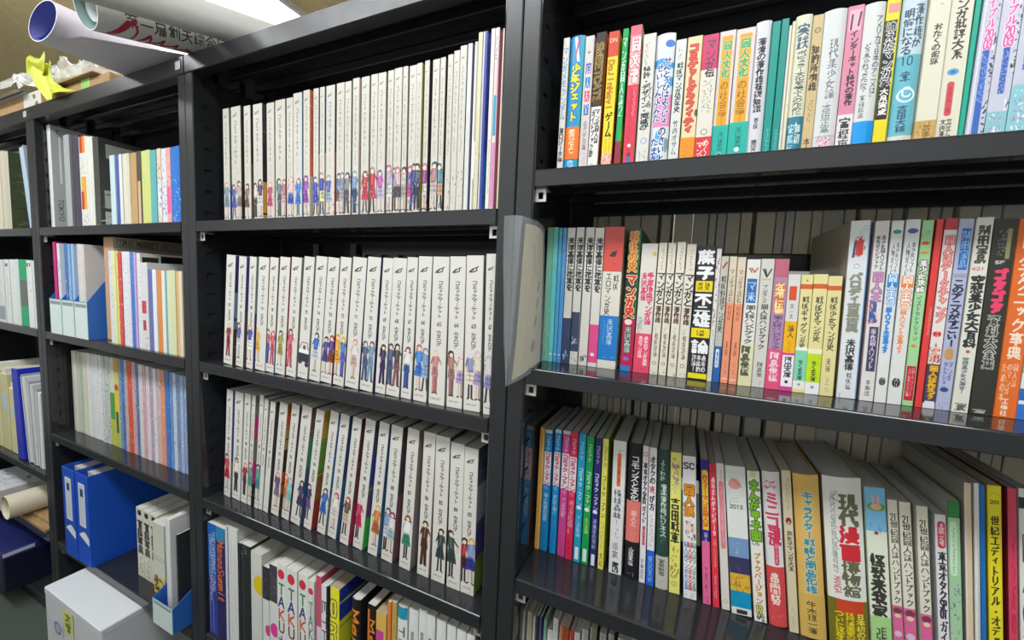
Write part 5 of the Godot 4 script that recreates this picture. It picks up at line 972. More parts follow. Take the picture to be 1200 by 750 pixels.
const GEO := {   # left and right edge, height (mm), lean (degrees) of every standing book
	"m1": [[-792.1, -769.0, 266, 0.0], [-759.2, -724.0, 265, 0.0], [-711.4, -688.2, 261, 0.0], [-676.0, -644.7, 259, 0.0], [-632.9, -608.4, 257, 0.0], [-604.1, -571.9, 259, 0.0], [-566.4, -546.0, 258, 0.0], [-543.3, -516.7, 264, 0.0], [-511.4, -492.0, 265, 0.0], [-483.0, -467.9, 265, 0.0], [-464.1, -450.4, 265, 0.0], [-446.7, -422.4, 265, 0.0], [-416.4, -395.2, 265, 0.0], [-392.8, -375.5, 264, 0.0], [-372.0, -355.0, 267, 0.0], [-349.4, -329.5, 266, 0.0], [-327.3, -309.9, 268, 0.0], [-306.7, -287.6, 266, 0.0], [-285.5, -271.0, 268, 0.0], [-267.9, -249.5, 268, 0.0], [-247.9, -236.5, 268, 0.0], [-234.5, -217.8, 268, 0.0], [-216.2, -204.2, 268, 0.0], [-199.4, -188.9, 270, 0.0], [-181.4, -166.5, 268, 0.0], [-165.6, -154.6, 269, 0.0], [-150.0, -139.2, 271, 0.0], [-138.7, -126.8, 276, 0.0], [-126.3, -112.8, 282, 0.0], [-110.2, -101.5, 282, 0.0], [-97.3, -90.5, 283, 0.0], [-90.1, -82.0, 296, 0.0], [-81.2, -72.9, 296, 0.0], [-66.2, -58.9, 297, 0.0], [-58.4, -50.7, 297, 0.0], [-45.1, -41.1, 294, 0.0]],
	"m2": [[-798.7, -764.1, 273, 4.5], [-747.2, -719.5, 270, 4.3], [-708.0, -683.6, 270, 4.2], [-674.3, -638.5, 269, 4.2], [-636.7, -608.4, 269, 4.4], [-602.7, -569.9, 270, 4.6], [-564.9, -533.1, 270, 4.6], [-529.8, -498.2, 272, 5.0], [-490.4, -457.8, 273, 4.8], [-457.5, -424.5, 271, 4.8], [-417.6, -386.9, 272, 4.3], [-383.3, -346.0, 272, 4.3], [-340.7, -306.7, 273, 3.8], [-301.6, -275.7, 272, 3.4], [-272.2, -239.8, 272, 2.8], [-235.7, -210.9, 274, 2.0], [-205.7, -174.9, 276, 1.2], [-169.2, -133.9, 276, 0.4], [-130.1, -96.8, 277, -0.3], [-93.5, -59.3, 279, -0.8], [-51.5, -31.5, 282, -1.1]],
	"m3": [[-834.6, -809.2, 294, 4.1], [-802.4, -769.8, 293, 4.1], [-764.0, -740.9, 294, 4.4], [-738.4, -724.9, 295, 5.0], [-709.8, -695.0, 301, 5.3], [-694.7, -679.9, 293, 5.7], [-675.3, -656.9, 291, 6.6], [-648.4, -620.5, 293, 7.3], [-609.2, -583.1, 297, 7.8], [-573.9, -541.5, 300, 8.2], [-529.3, -504.1, 298, 8.4], [-487.3, -461.6, 301, 8.2], [-453.7, -427.0, 299, 7.7], [-412.1, -386.4, 300, 7.2], [-375.1, -347.9, 301, 6.5], [-331.4, -305.2, 301, 5.5], [-292.9, -263.2, 300, 4.3], [-244.1, -215.7, 302, 3.0], [-198.8, -170.6, 302, 1.7], [-164.4, -132.3, 300, 0.6], [-126.6, -96.1, 294, -0.0], [-95.1, -65.5, 291, -0.2]],
	"r1": [[57.3, 67.3, 205, 0.2], [67.8, 90.2, 205, 0.5], [93.0, 106.6, 200, 0.1], [106.9, 122.4, 202, 0.7], [127.7, 143.3, 200, 0.2], [147.0, 155.3, 201, 0.5], [160.4, 176.5, 201, -0.1], [178.9, 196.4, 186, 0.0], [197.4, 222.6, 183, -0.1], [223.7, 237.4, 170, 0.0], [239.0, 257.9, 171, -0.1], [258.4, 278.4, 168, -0.2], [278.8, 298.2, 170, -0.1], [299.2, 321.5, 168, -0.3], [321.8, 339.1, 173, -0.3], [339.5, 348.6, 169, -0.3], [349.4, 357.5, 170, -0.3], [357.9, 360.9, 161, -0.3], [361.2, 365.0, 165, -0.3], [365.3, 382.5, 171, -0.3], [382.8, 394.0, 168, -0.3], [394.3, 417.1, 170, -0.3], [417.6, 433.3, 170, -0.4], [433.6, 453.3, 169, -0.3], [453.7, 466.9, 169, -0.3], [468.2, 490.7, 168, -0.2], [491.2, 509.2, 170, -0.2], [509.5, 529.2, 170, -0.2], [529.7, 534.6, 170, 0.1], [534.9, 549.8, 186, 0.3], [550.1, 566.6, 186, 0.3], [566.9, 583.0, 186, 0.3]],
	"r2": [[33.8, 45.1, 236, -0.3], [45.4, 53.9, 236, -0.3], [54.7, 61.0, 235, -0.2], [61.8, 68.8, 235, -0.2], [69.7, 83.5, 235, -0.2], [85.3, 98.9, 235, -0.1], [100.5, 115.3, 235, -0.0], [117.0, 132.3, 234, -0.1], [133.2, 164.3, 235, -0.0], [171.4, 191.0, 232, -0.0], [192.4, 216.8, 208, 0.1], [218.2, 230.4, 209, 0.1], [231.8, 243.2, 209, 0.1], [245.1, 257.5, 210, 0.0], [258.9, 272.3, 207, 0.0], [274.7, 300.7, 205, -0.3], [301.6, 308.0, 200, -0.4], [308.7, 318.4, 189, -0.5], [319.6, 329.7, 189, -0.6], [330.9, 341.5, 188, -0.8], [342.8, 359.6, 185, -0.7], [360.3, 376.7, 186, -0.7], [377.4, 394.4, 186, -0.8], [395.1, 409.7, 165, -1.0], [410.5, 424.3, 165, -1.1], [424.9, 440.8, 166, -1.2], [441.6, 457.1, 164, -1.4], [460.8, 482.2, 237, -1.4], [485.5, 500.0, 236, -1.3], [501.1, 513.1, 236, -1.1], [514.2, 528.5, 237, -0.9], [529.7, 540.8, 236, -0.7], [542.1, 548.6, 237, -0.6], [549.6, 561.6, 238, -0.5], [562.2, 575.9, 237, -0.4], [576.4, 591.6, 238, -0.4], [592.7, 613.0, 236, -0.5], [614.1, 633.7, 236, -0.6], [634.3, 648.1, 234, -0.6]],
	"r3": [[33.5, 42.8, 238, -0.1], [44.2, 57.5, 236, -0.2], [62.7, 74.9, 240, -0.2], [78.3, 92.7, 241, -0.3], [93.9, 107.3, 241, -0.4], [109.3, 122.0, 241, -0.5], [123.9, 136.8, 239, -0.6], [139.4, 151.7, 239, -0.8], [154.4, 164.3, 240, -1.2], [174.0, 195.8, 241, -1.5], [201.1, 223.3, 241, -1.9], [225.8, 235.6, 241, -2.3], [237.6, 249.6, 241, -2.6], [252.7, 272.0, 240, -3.1], [274.1, 290.7, 240, -3.5], [296.6, 316.4, 239, -4.6], [325.8, 337.5, 238, -5.4], [340.1, 349.6, 234, -5.9], [353.0, 364.7, 237, -6.7], [366.8, 394.5, 237, -7.0], [397.7, 414.4, 236, -7.3], [418.2, 441.0, 239, -7.4], [443.5, 455.3, 247, -7.5], [457.9, 489.2, 245, -7.6], [493.7, 538.4, 250, -7.7], [540.9, 563.5, 246, -7.7], [565.8, 576.6, 234, -7.8], [578.1, 590.3, 234, -7.8], [593.9, 605.5, 234, -7.5], [611.2, 622.4, 227, -7.2], [622.7, 634.3, 249, -7.0], [637.9, 644.8, 276, -6.7], [645.7, 650.6, 278, -6.5], [651.5, 656.8, 277, -6.6], [659.2, 672.1, 278, -6.7], [677.4, 685.6, 279, -6.7], [687.5, 698.6, 281, -6.8]],
	"l1": [[-1766.0, -1741.4, 345, 0.0], [-1656.2, -1616.7, 301, 0.0], [-1610.7, -1592.8, 294, 0.0], [-1589.9, -1549.0, 291, 0.0], [-1546.1, -1503.6, 284, 0.0], [-1500.8, -1481.3, 280, 0.0], [-1479.7, -1456.7, 277, 0.0], [-1453.9, -1421.7, 272, 0.0], [-1354.1, -1326.4, 209, 0.0], [-1323.9, -1304.1, 207, 0.0], [-1302.6, -1287.0, 208, 0.0], [-1284.6, -1258.1, 208, 0.0], [-1255.7, -1241.5, 206, 0.0], [-1240.1, -1208.9, 206, 0.0], [-1206.6, -1181.5, 208, 0.0], [-1180.1, -1155.5, 206, 0.0], [-1153.7, -1132.6, 206, 0.0], [-1130.4, -1102.4, 203, 0.0], [-1101.1, -1081.2, 205, 0.0], [-1079.9, -1057.4, 203, 0.0], [-1056.2, -1035.6, 203, 0.0], [-1034.4, -1011.4, 203, 0.0], [-1010.3, -990.4, 203, 0.0]],
	"l2": [[-1342.6, -1324.6, 280, 0.0], [-1323.5, -1301.7, 280, 0.0], [-1300.2, -1288.2, 280, 0.0], [-1286.7, -1266.9, 275, 0.0], [-1264.4, -1240.0, 278, 0.0], [-1239.1, -1218.0, 278, 0.0], [-1216.1, -1197.2, 276, 0.0], [-1195.8, -1185.1, 276, 0.0], [-1183.3, -1164.8, 274, 0.0], [-1162.5, -1126.4, 248, 0.0], [-1124.2, -1102.2, 229, 0.0], [-1100.8, -1082.2, 230, 0.0], [-1080.5, -1059.1, 230, 0.0], [-1058.2, -1042.2, 228, 0.0], [-1041.4, -1033.1, 229, 0.0], [-1031.8, -1012.5, 229, 0.0], [-1011.2, -988.9, 230, 0.0], [-987.7, -972.9, 228, 0.0], [-971.8, -957.2, 228, 0.0]],
	"l3": [[-1747.0, -1730.2, 294, 0.0], [-1726.8, -1710.2, 295, 0.0], [-1706.9, -1687.1, 295, 0.0], [-1683.8, -1667.6, 296, 0.0], [-1664.3, -1648.3, 296, 0.0], [-1647.0, -1631.7, 297, 0.0], [-1629.2, -1604.1, 298, 0.0], [-1601.0, -1579.4, 298, 0.0], [-1576.3, -1555.0, 299, 0.0], [-1552.0, -1531.0, 299, 0.0], [-1528.0, -1507.3, 300, 0.0], [-1505.0, -1478.2, 301, 0.0], [-1477.1, -1449.6, 302, 0.0], [-1446.8, -1418.8, 303, 0.0], [-1416.0, -1399.5, 303, 0.0], [-1397.3, -1377.7, 304, 0.0], [-1376.1, -1358.3, 303, 0.0], [-1356.2, -1335.0, 303, 0.0], [-1332.9, -1311.0, 302, 0.0], [-1308.9, -1290.4, 301, 0.0], [-1288.4, -1268.1, 300, 0.0], [-1266.1, -1250.1, 299, 0.0], [-1248.1, -1228.4, 299, 0.0], [-1226.4, -1208.9, 298, 0.0], [-1207.0, -1189.7, 297, 0.0], [-1187.8, -1170.8, 297, 0.0], [-1168.9, -1147.4, 297, 0.0], [-1145.5, -1124.4, 297, 0.0], [-1122.6, -1104.0, 296, 0.0], [-1101.8, -1086.2, 296, 0.0], [-1084.0, -1068.5, 295, 0.0], [-1066.4, -1051.1, 294, 0.0], [-1049.0, -1033.9, 293, 0.0]],
	"k1": [[-2327.0, -2239.9, 310, 0.0], [-2235.6, -2189.4, 303, 0.0], [-2185.2, -2148.3, 299, 0.0], [-2144.2, -2104.1, 292, 0.0]],
	"k2": [[-2319.9, -2221.5, 238, 0.0], [-2217.2, -2140.4, 242, 0.0], [-2132.1, -2086.9, 243, 0.0], [-2082.8, -2027.0, 244, 0.0], [-2023.0, -1999.7, 245, 0.0], [-1995.8, -1935.0, 245, 0.0], [-1927.6, -1883.5, 243, 0.0], [-1879.9, -1851.2, 241, 0.0]],
	"m4": [[-864.5, -791.9, 317, 0.0], [-790.1, -777.6, 328, 0.0], [-775.9, -739.0, 331, 0.0], [-738.7, -725.4, 299, 0.0], [-724.6, -687.4, 301, 0.0], [-686.1, -645.3, 294, 0.0], [-644.3, -620.4, 267, 0.0], [-618.8, -589.3, 281, 0.0], [-587.7, -554.6, 297, 0.0], [-553.8, -518.2, 296, 0.0], [-516.8, -484.3, 294, 0.0], [-482.9, -463.6, 289, 0.0], [-459.6, -442.1, 308, 0.0], [-440.6, -420.8, 294, 0.0], [-414.2, -384.6, 300, 0.0], [-351.9, -327.6, 294, 0.0], [-303.7, -282.8, 301, 0.0], [-280.2, -253.1, 294, 0.0], [-251.4, -242.6, 325, 0.0], [-240.4, -228.4, 329, 0.0], [-227.1, -202.6, 326, 0.0], [-199.2, -176.4, 329, 0.0], [-174.4, -155.2, 339, 0.0], [-153.9, -135.1, 336, 0.0], [-131.8, -110.6, 335, 0.0], [-108.3, -88.6, 332, 0.0], [-86.3, -66.2, 331, 0.0], [-64.0, -47.0, 331, 0.0]],
	"r4": [[31.0, 36.0, 246, 0.0], [36.3, 39.3, 246, 0.0], [39.9, 49.8, 247, 0.0], [51.8, 55.9, 244, 0.0], [56.7, 63.2, 246, 0.0], [64.1, 69.0, 246, 0.0], [72.3, 77.9, 246, 0.0], [79.8, 90.0, 230, 0.0], [90.3, 99.7, 257, 0.0], [101.4, 119.0, 246, 0.0], [120.3, 127.8, 242, 0.0], [128.7, 139.1, 244, 0.0], [141.6, 153.3, 256, 0.0], [156.0, 167.4, 266, 0.0], [172.3, 183.5, 263, 0.0], [186.5, 196.1, 266, 0.0], [202.0, 212.8, 266, 0.0]],
}

# ------------------------------------------------------------------ books
func book(parent: Node3D, t: float, h: float, d: float, round_: float, c: float, uv: Rect2, side: Rect2, m: Material, pages: Material, bands: Array) -> void:
	var st := start()
	var prof := []     # x, z from the back left corner round the spine
	prof.append(Vector2(-t / 2, -d))
	if round_ > 0.0:
		for i in 9:
			var s := -1.0 + i / 4.0
			prof.append(Vector2(s * t / 2, -round_ * s * s))
	else:
		var e := minf(0.0007, t * 0.2)
		prof.append_array([Vector2(-t / 2, -e), Vector2(-t / 2 + e, 0), Vector2(t / 2 - e, 0), Vector2(t / 2, -e)])
	prof.append(Vector2(t / 2, -d))
	wrap_cover(st, prof, t, d, 0.0, h, c, uv, side, round_)
	put("cover", st.commit(), m, parent)
	var over := 0.003 if c > 0.001 else 0.0006
	var sp := start()
	bx(sp, Vector3(-t / 2 + c, over, -d + over + 0.0006), Vector3(t / 2 - c, h - over, -maxf(c, round_)))
	if round_ > 0.0:
		bx(sp, Vector3(-t / 4, over, -round_), Vector3(t / 4, h - over, -c - round_ * 0.3))
	put("pages", sp.commit(), pages, parent)
	for b in bands:
		var so := start()
		var y1: float = h * (1.0 - b[0])
		var y0: float = h * (1.0 - b[1]) - 0.0001
		var wide := []
		for i in prof.size():
			var p: Vector2 = prof[i]
			wide.append(Vector2(p.x * (1.0 + 0.0006 / t), p.y + (0.0004 if i > 0 and i < prof.size() - 1 else 0.0)))
		wrap_cover(so, wide, t, d, y0, y1, 0.0002, Rect2(uv.position.x, uv.position.y + uv.size.y * b[0], uv.size.x, uv.size.y * (b[1] - b[0])), Rect2(uv.position.x, uv.position.y + uv.size.y * (b[1] - 0.02), uv.size.x * 0.06, uv.size.y * 0.01), round_)
		put("paper_band", so.commit(), m, parent)

func wrap_cover(st: SurfaceTool, prof: Array, t: float, d: float, y0: float, y1: float, c: float, uv: Rect2, side: Rect2, round_: float) -> void:
	var n := prof.size()
	var inner := []
	for p: Vector2 in prof:
		inner.append(Vector2(p.x * (1.0 - 2.0 * c / t), p.y - (c if p.y > -d * 0.5 else 0.0)))
	for i in n - 1:
		var a: Vector2 = prof[i]
		var b: Vector2 = prof[i + 1]
		var box := Rect2()
		var n0 := Vector3.ZERO
		if i == 0:
			box = Rect2(side.end.x, side.position.y, -side.size.x, side.size.y)
		elif i == n - 2:
			box = side
		else:
			var u0 := uv.position.x + uv.size.x * (a.x / t + 0.5)
			var u1 := uv.position.x + uv.size.x * (b.x / t + 0.5)
			box = Rect2(u0, uv.position.y, u1 - u0, uv.size.y)
		var A := Vector3(a.x, y0, a.y)
		var B := Vector3(b.x, y0, b.y)
		var up := Vector3(0, y1 - y0, 0)
		if round_ > 0.0 and i > 0 and i < n - 2:
			var na := Vector3(2.0 * round_ * a.x * 4.0 / (t * t), 0, 1)
			var nb := Vector3(2.0 * round_ * b.x * 4.0 / (t * t), 0, 1)
			soft(st, A, B, B + up, A + up, na.normalized(), nb.normalized(), box)
		else:
			quad(st, A, B, B + up, A + up, box, n0)
		# rims and inside
		var ia: Vector2 = inner[i]
		var ib: Vector2 = inner[i + 1]
		var C := Vector3(ia.x, y0, ia.y)
		var D := Vector3(ib.x, y0, ib.y)
		var rim := Rect2(box.position + box.size * 0.5, Vector2(0.0005, 0.0005)) if i == 0 or i == n - 2 else Rect2(box.position, Vector2(box.size.x, 0.0005))
		quad(st, A + up, B + up, D + up, C + up, rim)
		quad(st, B, A, C, D, rim)
		quad(st, D, C, C + up, D + up, rim)

func soft(st: SurfaceTool, a: Vector3, b: Vector3, c: Vector3, d: Vector3, na: Vector3, nb: Vector3, uv: Rect2) -> void:
	var p := [a, c, b, a, d, c]
	var n := [na, nb, nb, na, na, nb]
	var u := [Vector2(uv.position.x, uv.end.y), Vector2(uv.end.x, uv.position.y), uv.end, Vector2(uv.position.x, uv.end.y), uv.position, Vector2(uv.end.x, uv.position.y)]
	for i in 6:
		st.set_normal(n[i])
		st.set_uv(u[i])
		st.add_vertex(p[i])

# one row of books: entries [label, cover colours, make, print, print of the side]
func row(key: String, shelf_y: float, z: float, ppm: float, entries: Array, called: String, category: String, groups := {}) -> void:
	var geo: Array = GEO[key]
	var wide := 0
	var tall := 0
	for i in entries.size():
		var g: Array = geo[i]
		wide += int(ceil((g[1] - g[0]) * ppm)) + 12 + (int(g[2] * 0.8 * ppm) if entries[i].size() > 4 else 0)
		tall = maxi(tall, int(ceil(g[2] * ppm)))
	canvas = Image.create(wide + 4, tall + 2, false, Image.FORMAT_RGB8)
	canvas.fill(Color(0.8, 0.8, 0.8))
	var places := []
	var x := 1
	var size := Vector2(canvas.get_width(), canvas.get_height())
	for i in entries.size():
		var g: Array = geo[i]
		var e: Array = entries[i]
		var w := int(ceil((g[1] - g[0]) * ppm))
		var h := int(ceil(g[2] * ppm))
		paint(Rect2i(x, 0, w, h), e[3])
		var sw := 8
		if e.size() > 4:
			sw = int(g[2] * 0.8 * ppm)
			paint(Rect2i(x + w + 2, 0, sw, h), e[4])
		else:
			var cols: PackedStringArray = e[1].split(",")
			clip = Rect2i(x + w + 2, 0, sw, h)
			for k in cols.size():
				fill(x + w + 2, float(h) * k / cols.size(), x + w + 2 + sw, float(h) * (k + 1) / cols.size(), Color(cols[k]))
			if cols.size() > 2:
				for k in 14:
					var p := Vector2(x + w + 2 + rng.randf() * sw, rng.randf() * h)
					seg(p, p + Vector2(3, rng.randf_range(-14, 14)), 1.6, Color(cols[rng.randi() % cols.size()]))
		places.append([Rect2((x + 0.5) / size.x, 0.5 / size.y, (w - 1) / size.x, (h - 1) / size.y), Rect2((x + w + 3) / size.x, 0.5 / size.y, (sw - 2) / size.x, (h - 1) / size.y)])
		x += w + sw + 4
	var m := mat(Color.WHITE, 0.36, 0.0, 0.5)
	m.albedo_texture = ImageTexture.create_from_image(canvas)
	m.texture_repeat = false
	for i in entries.size():
		var g: Array = geo[i]
		var e: Array = entries[i]
		var lean := deg_to_rad(g[3])
		var t: float = (g[1] - g[0]) / 1000.0 * cos(lean) - 0.0002
		var h: float = g[2] / 1000.0
		var d := 0.18
		var round_ := 0.0
		var c := 0.0005
		var pages: Material = mats.pages_white
		var bands := []
		for f: String in e[2].split(" ", false):
			match f[0]:
				"d": d = float(f.substr(1)) / 1000.0
				"n": round_ = minf(0.004, t * 0.16)
				"h": c = minf(0.002, t * 0.2)
				"p": pages = mats[{"pw": "pages_white", "pc": "pages_cream", "pg": "pages_grey", "pt": "pages_tan"}[f]]
				"O":
					var q := f.substr(1).split("-")
					bands.append([float(q[0]) / 100.0, float(q[1]) / 100.0])
		c = minf(c, t * 0.25)
		d = minf(d, CASE_D - 0.006 + z)
		var b := thing(called, e[0], category, Vector3((g[0] + g[1]) / 2000.0, shelf_y + absf(sin(lean)) * t / 2 + 0.0004, z + rng.randf_range(-0.0015, 0.0015)), groups.get(e[0], ""))
		b.rotation.z = -lean
		book(b, t, h, d, round_, c, places[i][0], places[i][1], m, pages, bands)

func parse(list: Array, where: String, groups: Dictionary, group: String) -> Array:
	var out := []
	for s: String in list:
		if s == "=":
			out.append(out[-1])
			groups[out[-1][0]] = group
			continue
		var f := s.split("|")
		var e := ["%s, %s" % [f[0], where], f[1], f[2], f[3]]
		if f.size() > 4:
			e.append(f[4])
		out.append(e)
	return out

func catalogue_print(n: int, figs: String, old: bool) -> String:
	var s := "b dedbd3; "
	if old:
		s = "b d0ccc1; c 46 7 22 5c5a54; t 46 12 50 28 7 5c5a54 コミックマーケット; d 46 52 62 20 7a7870; "
	else:
		s += "c 48 9 26 2c2c2e; t 52 16 60 28 8 2f2f32 コミックマーケット_{%d}_カタログ; H 48 95.4 66 9 10 77777a COMIKET; " % n
	if figs == "CAR":
		return s + "r 0 79 100 86 34344c; e 20 86 20 20 3a3a44; e 84 88 18 18 3a3a44; k 0 76 30 70 1.6 4a4a54; k 30 70 80 70 1.6 4a4a54; k 80 70 99 77 1.6 4a4a54; e 55 74 14 16 6a5a5c; r 0 76 100 79 f4f4f4; "
	for f in figs.split("/", false):
		var a := f.split(" ")
		s += "f %s %s %s %s %s %s %s; " % [a[0], "61" if not old else "66", "93" if not old else "98", a[1], a[2], a[3], a[4]]
	if old:
		s += "m 0 72 100 97 16 b8b0b8 6a6a90 8a8690 %s; " % (figs.split(" ")[2] if figs != "" else "d0ccc1")
	return s

func books() -> void:
	var groups := {}
	row("r1", 0.287, -0.030, 2.4, parse(R1, "shelf above the sleeve", groups, ""), "book", "book", groups)
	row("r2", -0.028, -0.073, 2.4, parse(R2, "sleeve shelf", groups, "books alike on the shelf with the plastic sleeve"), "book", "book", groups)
	row("r3", -0.395, -0.089, 2.4, parse(R3, "shelf below the sleeve", groups, "books alike on the shelf below the sleeve"), "book", "book", groups)
	var e := []
	for i in M1.size():
		var f: PackedStringArray = M1[i].split("|")
		e.append(["old off-white catalogue with %s" % f[2], f[0], "d182 pg", catalogue_print(0, f[1], true)])
	for s: String in ["thin white magazine with grey edge|8a80a0|b dcdcd8; d 50 40 80 30 b8b8c0", "thin magazine with a grey cover and white label|a3a19c|b e4e6e4; r 60 0 100 100 b0aea8; r 60 58 100 80 e6e6e2", "thin yellowish magazine|d6d0a8,d6d0a8,3a4a98|b d9d3ae; m 10 60 90 98 20 c8c090 e8c890", "thin magazine with ultramarine cover|4050a8,3a48a0,2f74b8|b c8ccd8; r 40 0 100 100 3c4498", "tall white magazine with grey specks|dcd6cc|b e8e4da; d 50 60 90 30 a8a0a8", "thin pink and aqua magazine|d87ab0|b e2d6d2; d 40 4 16 60 4a4448; r 20 36 80 58 3c9ccc; r 20 62 90 98 dc8abc; r 60 16 90 36 e0b0b0", "thin cream magazine next to the upright|d8d0a0|b e4dcb4; r 70 0 100 40 5a5a9c"]:
		var f := s.split("|")
		e.append([f[0] + ", older catalogue shelf", f[1], "d205 pw", f[2]])
	row("m1", 0.2302, -0.022, 2.0, e, "catalogue", "catalogue")
	e = []
	for i in M2.size():
		var f: PackedStringArray = M2[i].split("|")
		e.append(["white catalogue numbered %d with %s" % [82 - i, f[2]], f[0], "d182 pg", catalogue_print(82 - i, f[1], false)])
	row("m2", -0.1255, -0.018, 2.0, e, "catalogue", "catalogue")
	e = []
	for i in M3.size():
		var f: PackedStringArray = M3[i].split("|")
		e.append(["white catalogue numbered %d with %s" % [104 - i, f[2]], f[0], "d182 pg", catalogue_print(104 - i, f[1], false)])
	row("m3", -0.4925, -0.035, 2.0, e, "catalogue", "catalogue")
	var list := []
	var bind := {}
	for s: String in M4:
		if s == "=BINDER":
			for k in 7:
				list.append("white rounded box binder with a grey label|d4d6d4|d200 n pw|b e6e7e4; r 34 14 66 34 8f9292; d 50 16 33 20 e6e7e4; l 48 40 80 30 8 55585a 20%02d" % (12 - k) if false else "white rounded box binder with a grey label|d4d6d4|d200 n pw|b e6e7e4; r 34 14 66 34 8f9292; d 50 16 33 20 e6e7e4; d 50 40 80 40 6a6c6e")
		else:
			list.append(s.replace("OTAKU", "b e6e8e2; e 44 9 34 36 d8384a; t 44 17 27 54 12 2f7a58 T; t 44 28 38 54 13 3a3a78 A; t 44 39 49 54 13 d8583a K; t 44 50 60 54 12 7a3a4c U; t 44 62 84 54 10 5a5a60 大集"))
	e = parse(list, "shelf under the catalogues", groups, "")
	for q in e:
		if q[0].begins_with("white rounded box"):
			groups[q[0]] = "white rounded binders in a row"
	row("m4", -0.88, -0.010, 2.0, e, "book", "book", groups)
	# pamphlets on the shelf with only their heads in view
	e = []
	var cols := "c4c6c8 7a6450 c8bea4 e2dfd2 3a3440 4a4f88 8cc0b0 e8e4da dcdcd8 b85a2c d83c50 e4e2de b4bab0 8c8878 a8a8a0 9aa09a b8b0a4".split(" ")
	var words := "silver,brown,parchment,white-edged,charcoal,indigo,mint,cream-white,pale grey,rust,cherry,chalk,moss grey,khaki,ash,stone,clay".split(",")
	for i in cols.size():
		e.append(["%s pamphlet with its top edge just under the lowest colourful shelf" % words[i], cols[i], "d210 pg", "b %s; r 0 0 30 100 %s" % [cols[i], Color(cols[i]).lightened(0.4).to_html(false)]])
	row("r4", -0.74, -0.05, 1.2, e, "pamphlet", "pamphlet")
	row("l1", 0.2302, -0.030, 1.4, parse(L1, "shelf above the file boxes", groups, ""), "book", "book", groups)
	row("l2", -0.1255, -0.012, 1.4, parse(L2, "file box shelf", groups, ""), "book", "book", groups)
	e = []
	var c3 := L3.split(" ")
	var w3 := L3_WORDS.split(",")
	for i in c3.size():
		var a := Color(c3[i])
		var ops := "b %s; d 50 8 92 40 %s; " % [c3[i], a.darkened(0.3).to_html(false)]
		if i == 10 or i == 11:
			ops += "m 0 2 100 98 60 3f4440 8a908c; "
		elif i == 13:
			ops = "b d8cc70; r 0 0 100 16 d0a030; e 50 34 40 50 c83c34; r 10 36 90 60 e8c830; r 20 60 80 84 4a6a3c; r 10 84 90 100 b0bc58"
		elif i == 12:
			ops = "b 7aac4c; r 0 0 100 40 cfd8c4; m 0 0 100 40 30 4a5048 e8ecd8; r 0 40 100 70 4f9c48; r 0 70 100 100 b8c44c"
		elif i > 13:
			ops += "m 0 4 100 96 40 %s %s %s d8d4dc; " % [a.lightened(0.5).to_html(false), a.darkened(0.35).to_html(false), a.to_html(false)]
		e.append(["%s thin fan booklet on the shelf under the file boxes" % w3[i], c3[i], "d182 pw", ops])
	row("l3", -0.4925, -0.052, 1.4, e, "booklet", "booklet")
	e = parse(["wide dusty pink album|b08a90|d200|b b8949a", "cream album, thicker of two|d0c8b0|d200|b dcd4bc", "cream album, thinner of two|d0c8b0|d200|b d4ccb8", "album with a dark green photo cover|4a5238,5a6240,3c4430|d200 S|b c8c4b0|b 4a5238; m 0 0 100 100 160 5f6a44 363c2a 7a7a4c 8a8450"], "far bookcase", groups, "")
	row("k1", 0.2302, -0.03, 1.0, e, "album", "album")
	e = parse(["wide grey white box binder|c4c8c8|d200|b d0d4d4", "white box binder with grey foot label|d0d4d4|d200|b dde0e0; r 20 74 96 96 9aa0a4; d 40 30 60 20 7a8080", "narrow white binder with column of print|d0d4d0|d200|b e2e6e2; r 20 6 80 11 6a8078; d 50 24 70 30 6a706c", "white binder beside the green one|d0d4d0|d200|b e4e8e4; d 50 10 30 40 9aa09c", "slim mint binder|c4d4cc|d200|b d4e4dc", "binder with green ends and grey middle|2fa070|d200|b 6a6c68; r 0 0 100 30 16a46c; r 0 70 100 100 16a46c", "white binder with small squares at its head|d4d8d8|d200|b e8eaea; r 8 4 36 10 4a4c4c; r 56 4 80 9 4a4c4c; d 50 30 46 40 8a9090", "slim white binder by the upright|d4d8d8|d200|b e4e8e8; d 50 30 90 30 a0a6a6"], "far bookcase", groups, "")
	row("k2", -0.1255, -0.01, 1.0, e, "binder", "binder")

# ------------------------------------------------------------------ a flat print for one face of a box
func print_mat(w: int, h: int, ops: String, rough := 0.6) -> StandardMaterial3D:
	canvas = Image.create(w, h, false, Image.FORMAT_RGB8)
	paint(Rect2i(0, 0, w, h), ops)
	var m := mat(Color.WHITE, rough)
	m.albedo_texture = ImageTexture.create_from_image(canvas)
	m.texture_repeat = false
	return m

func face(parent: Node, called: String, a: Vector3, b: Vector3, c: Vector3, d: Vector3, m: Material) -> MeshInstance3D:
	# a thin plate: a b c d counter-clockwise seen from its printed side
	var n := (b - a).cross(d - a).normalized() * 0.0006
	var st := start()
	quad(st, a + n, b + n, c + n, d + n)
	quad(st, b, a, d, c)
	for q in [[a, b], [b, c], [c, d], [d, a]]:
		quad(st, q[0], q[1], q[1] + n, q[0] + n, Rect2(0.5, 0.5, 0.001, 0.001))
	return put(called, st.commit(), m, parent)

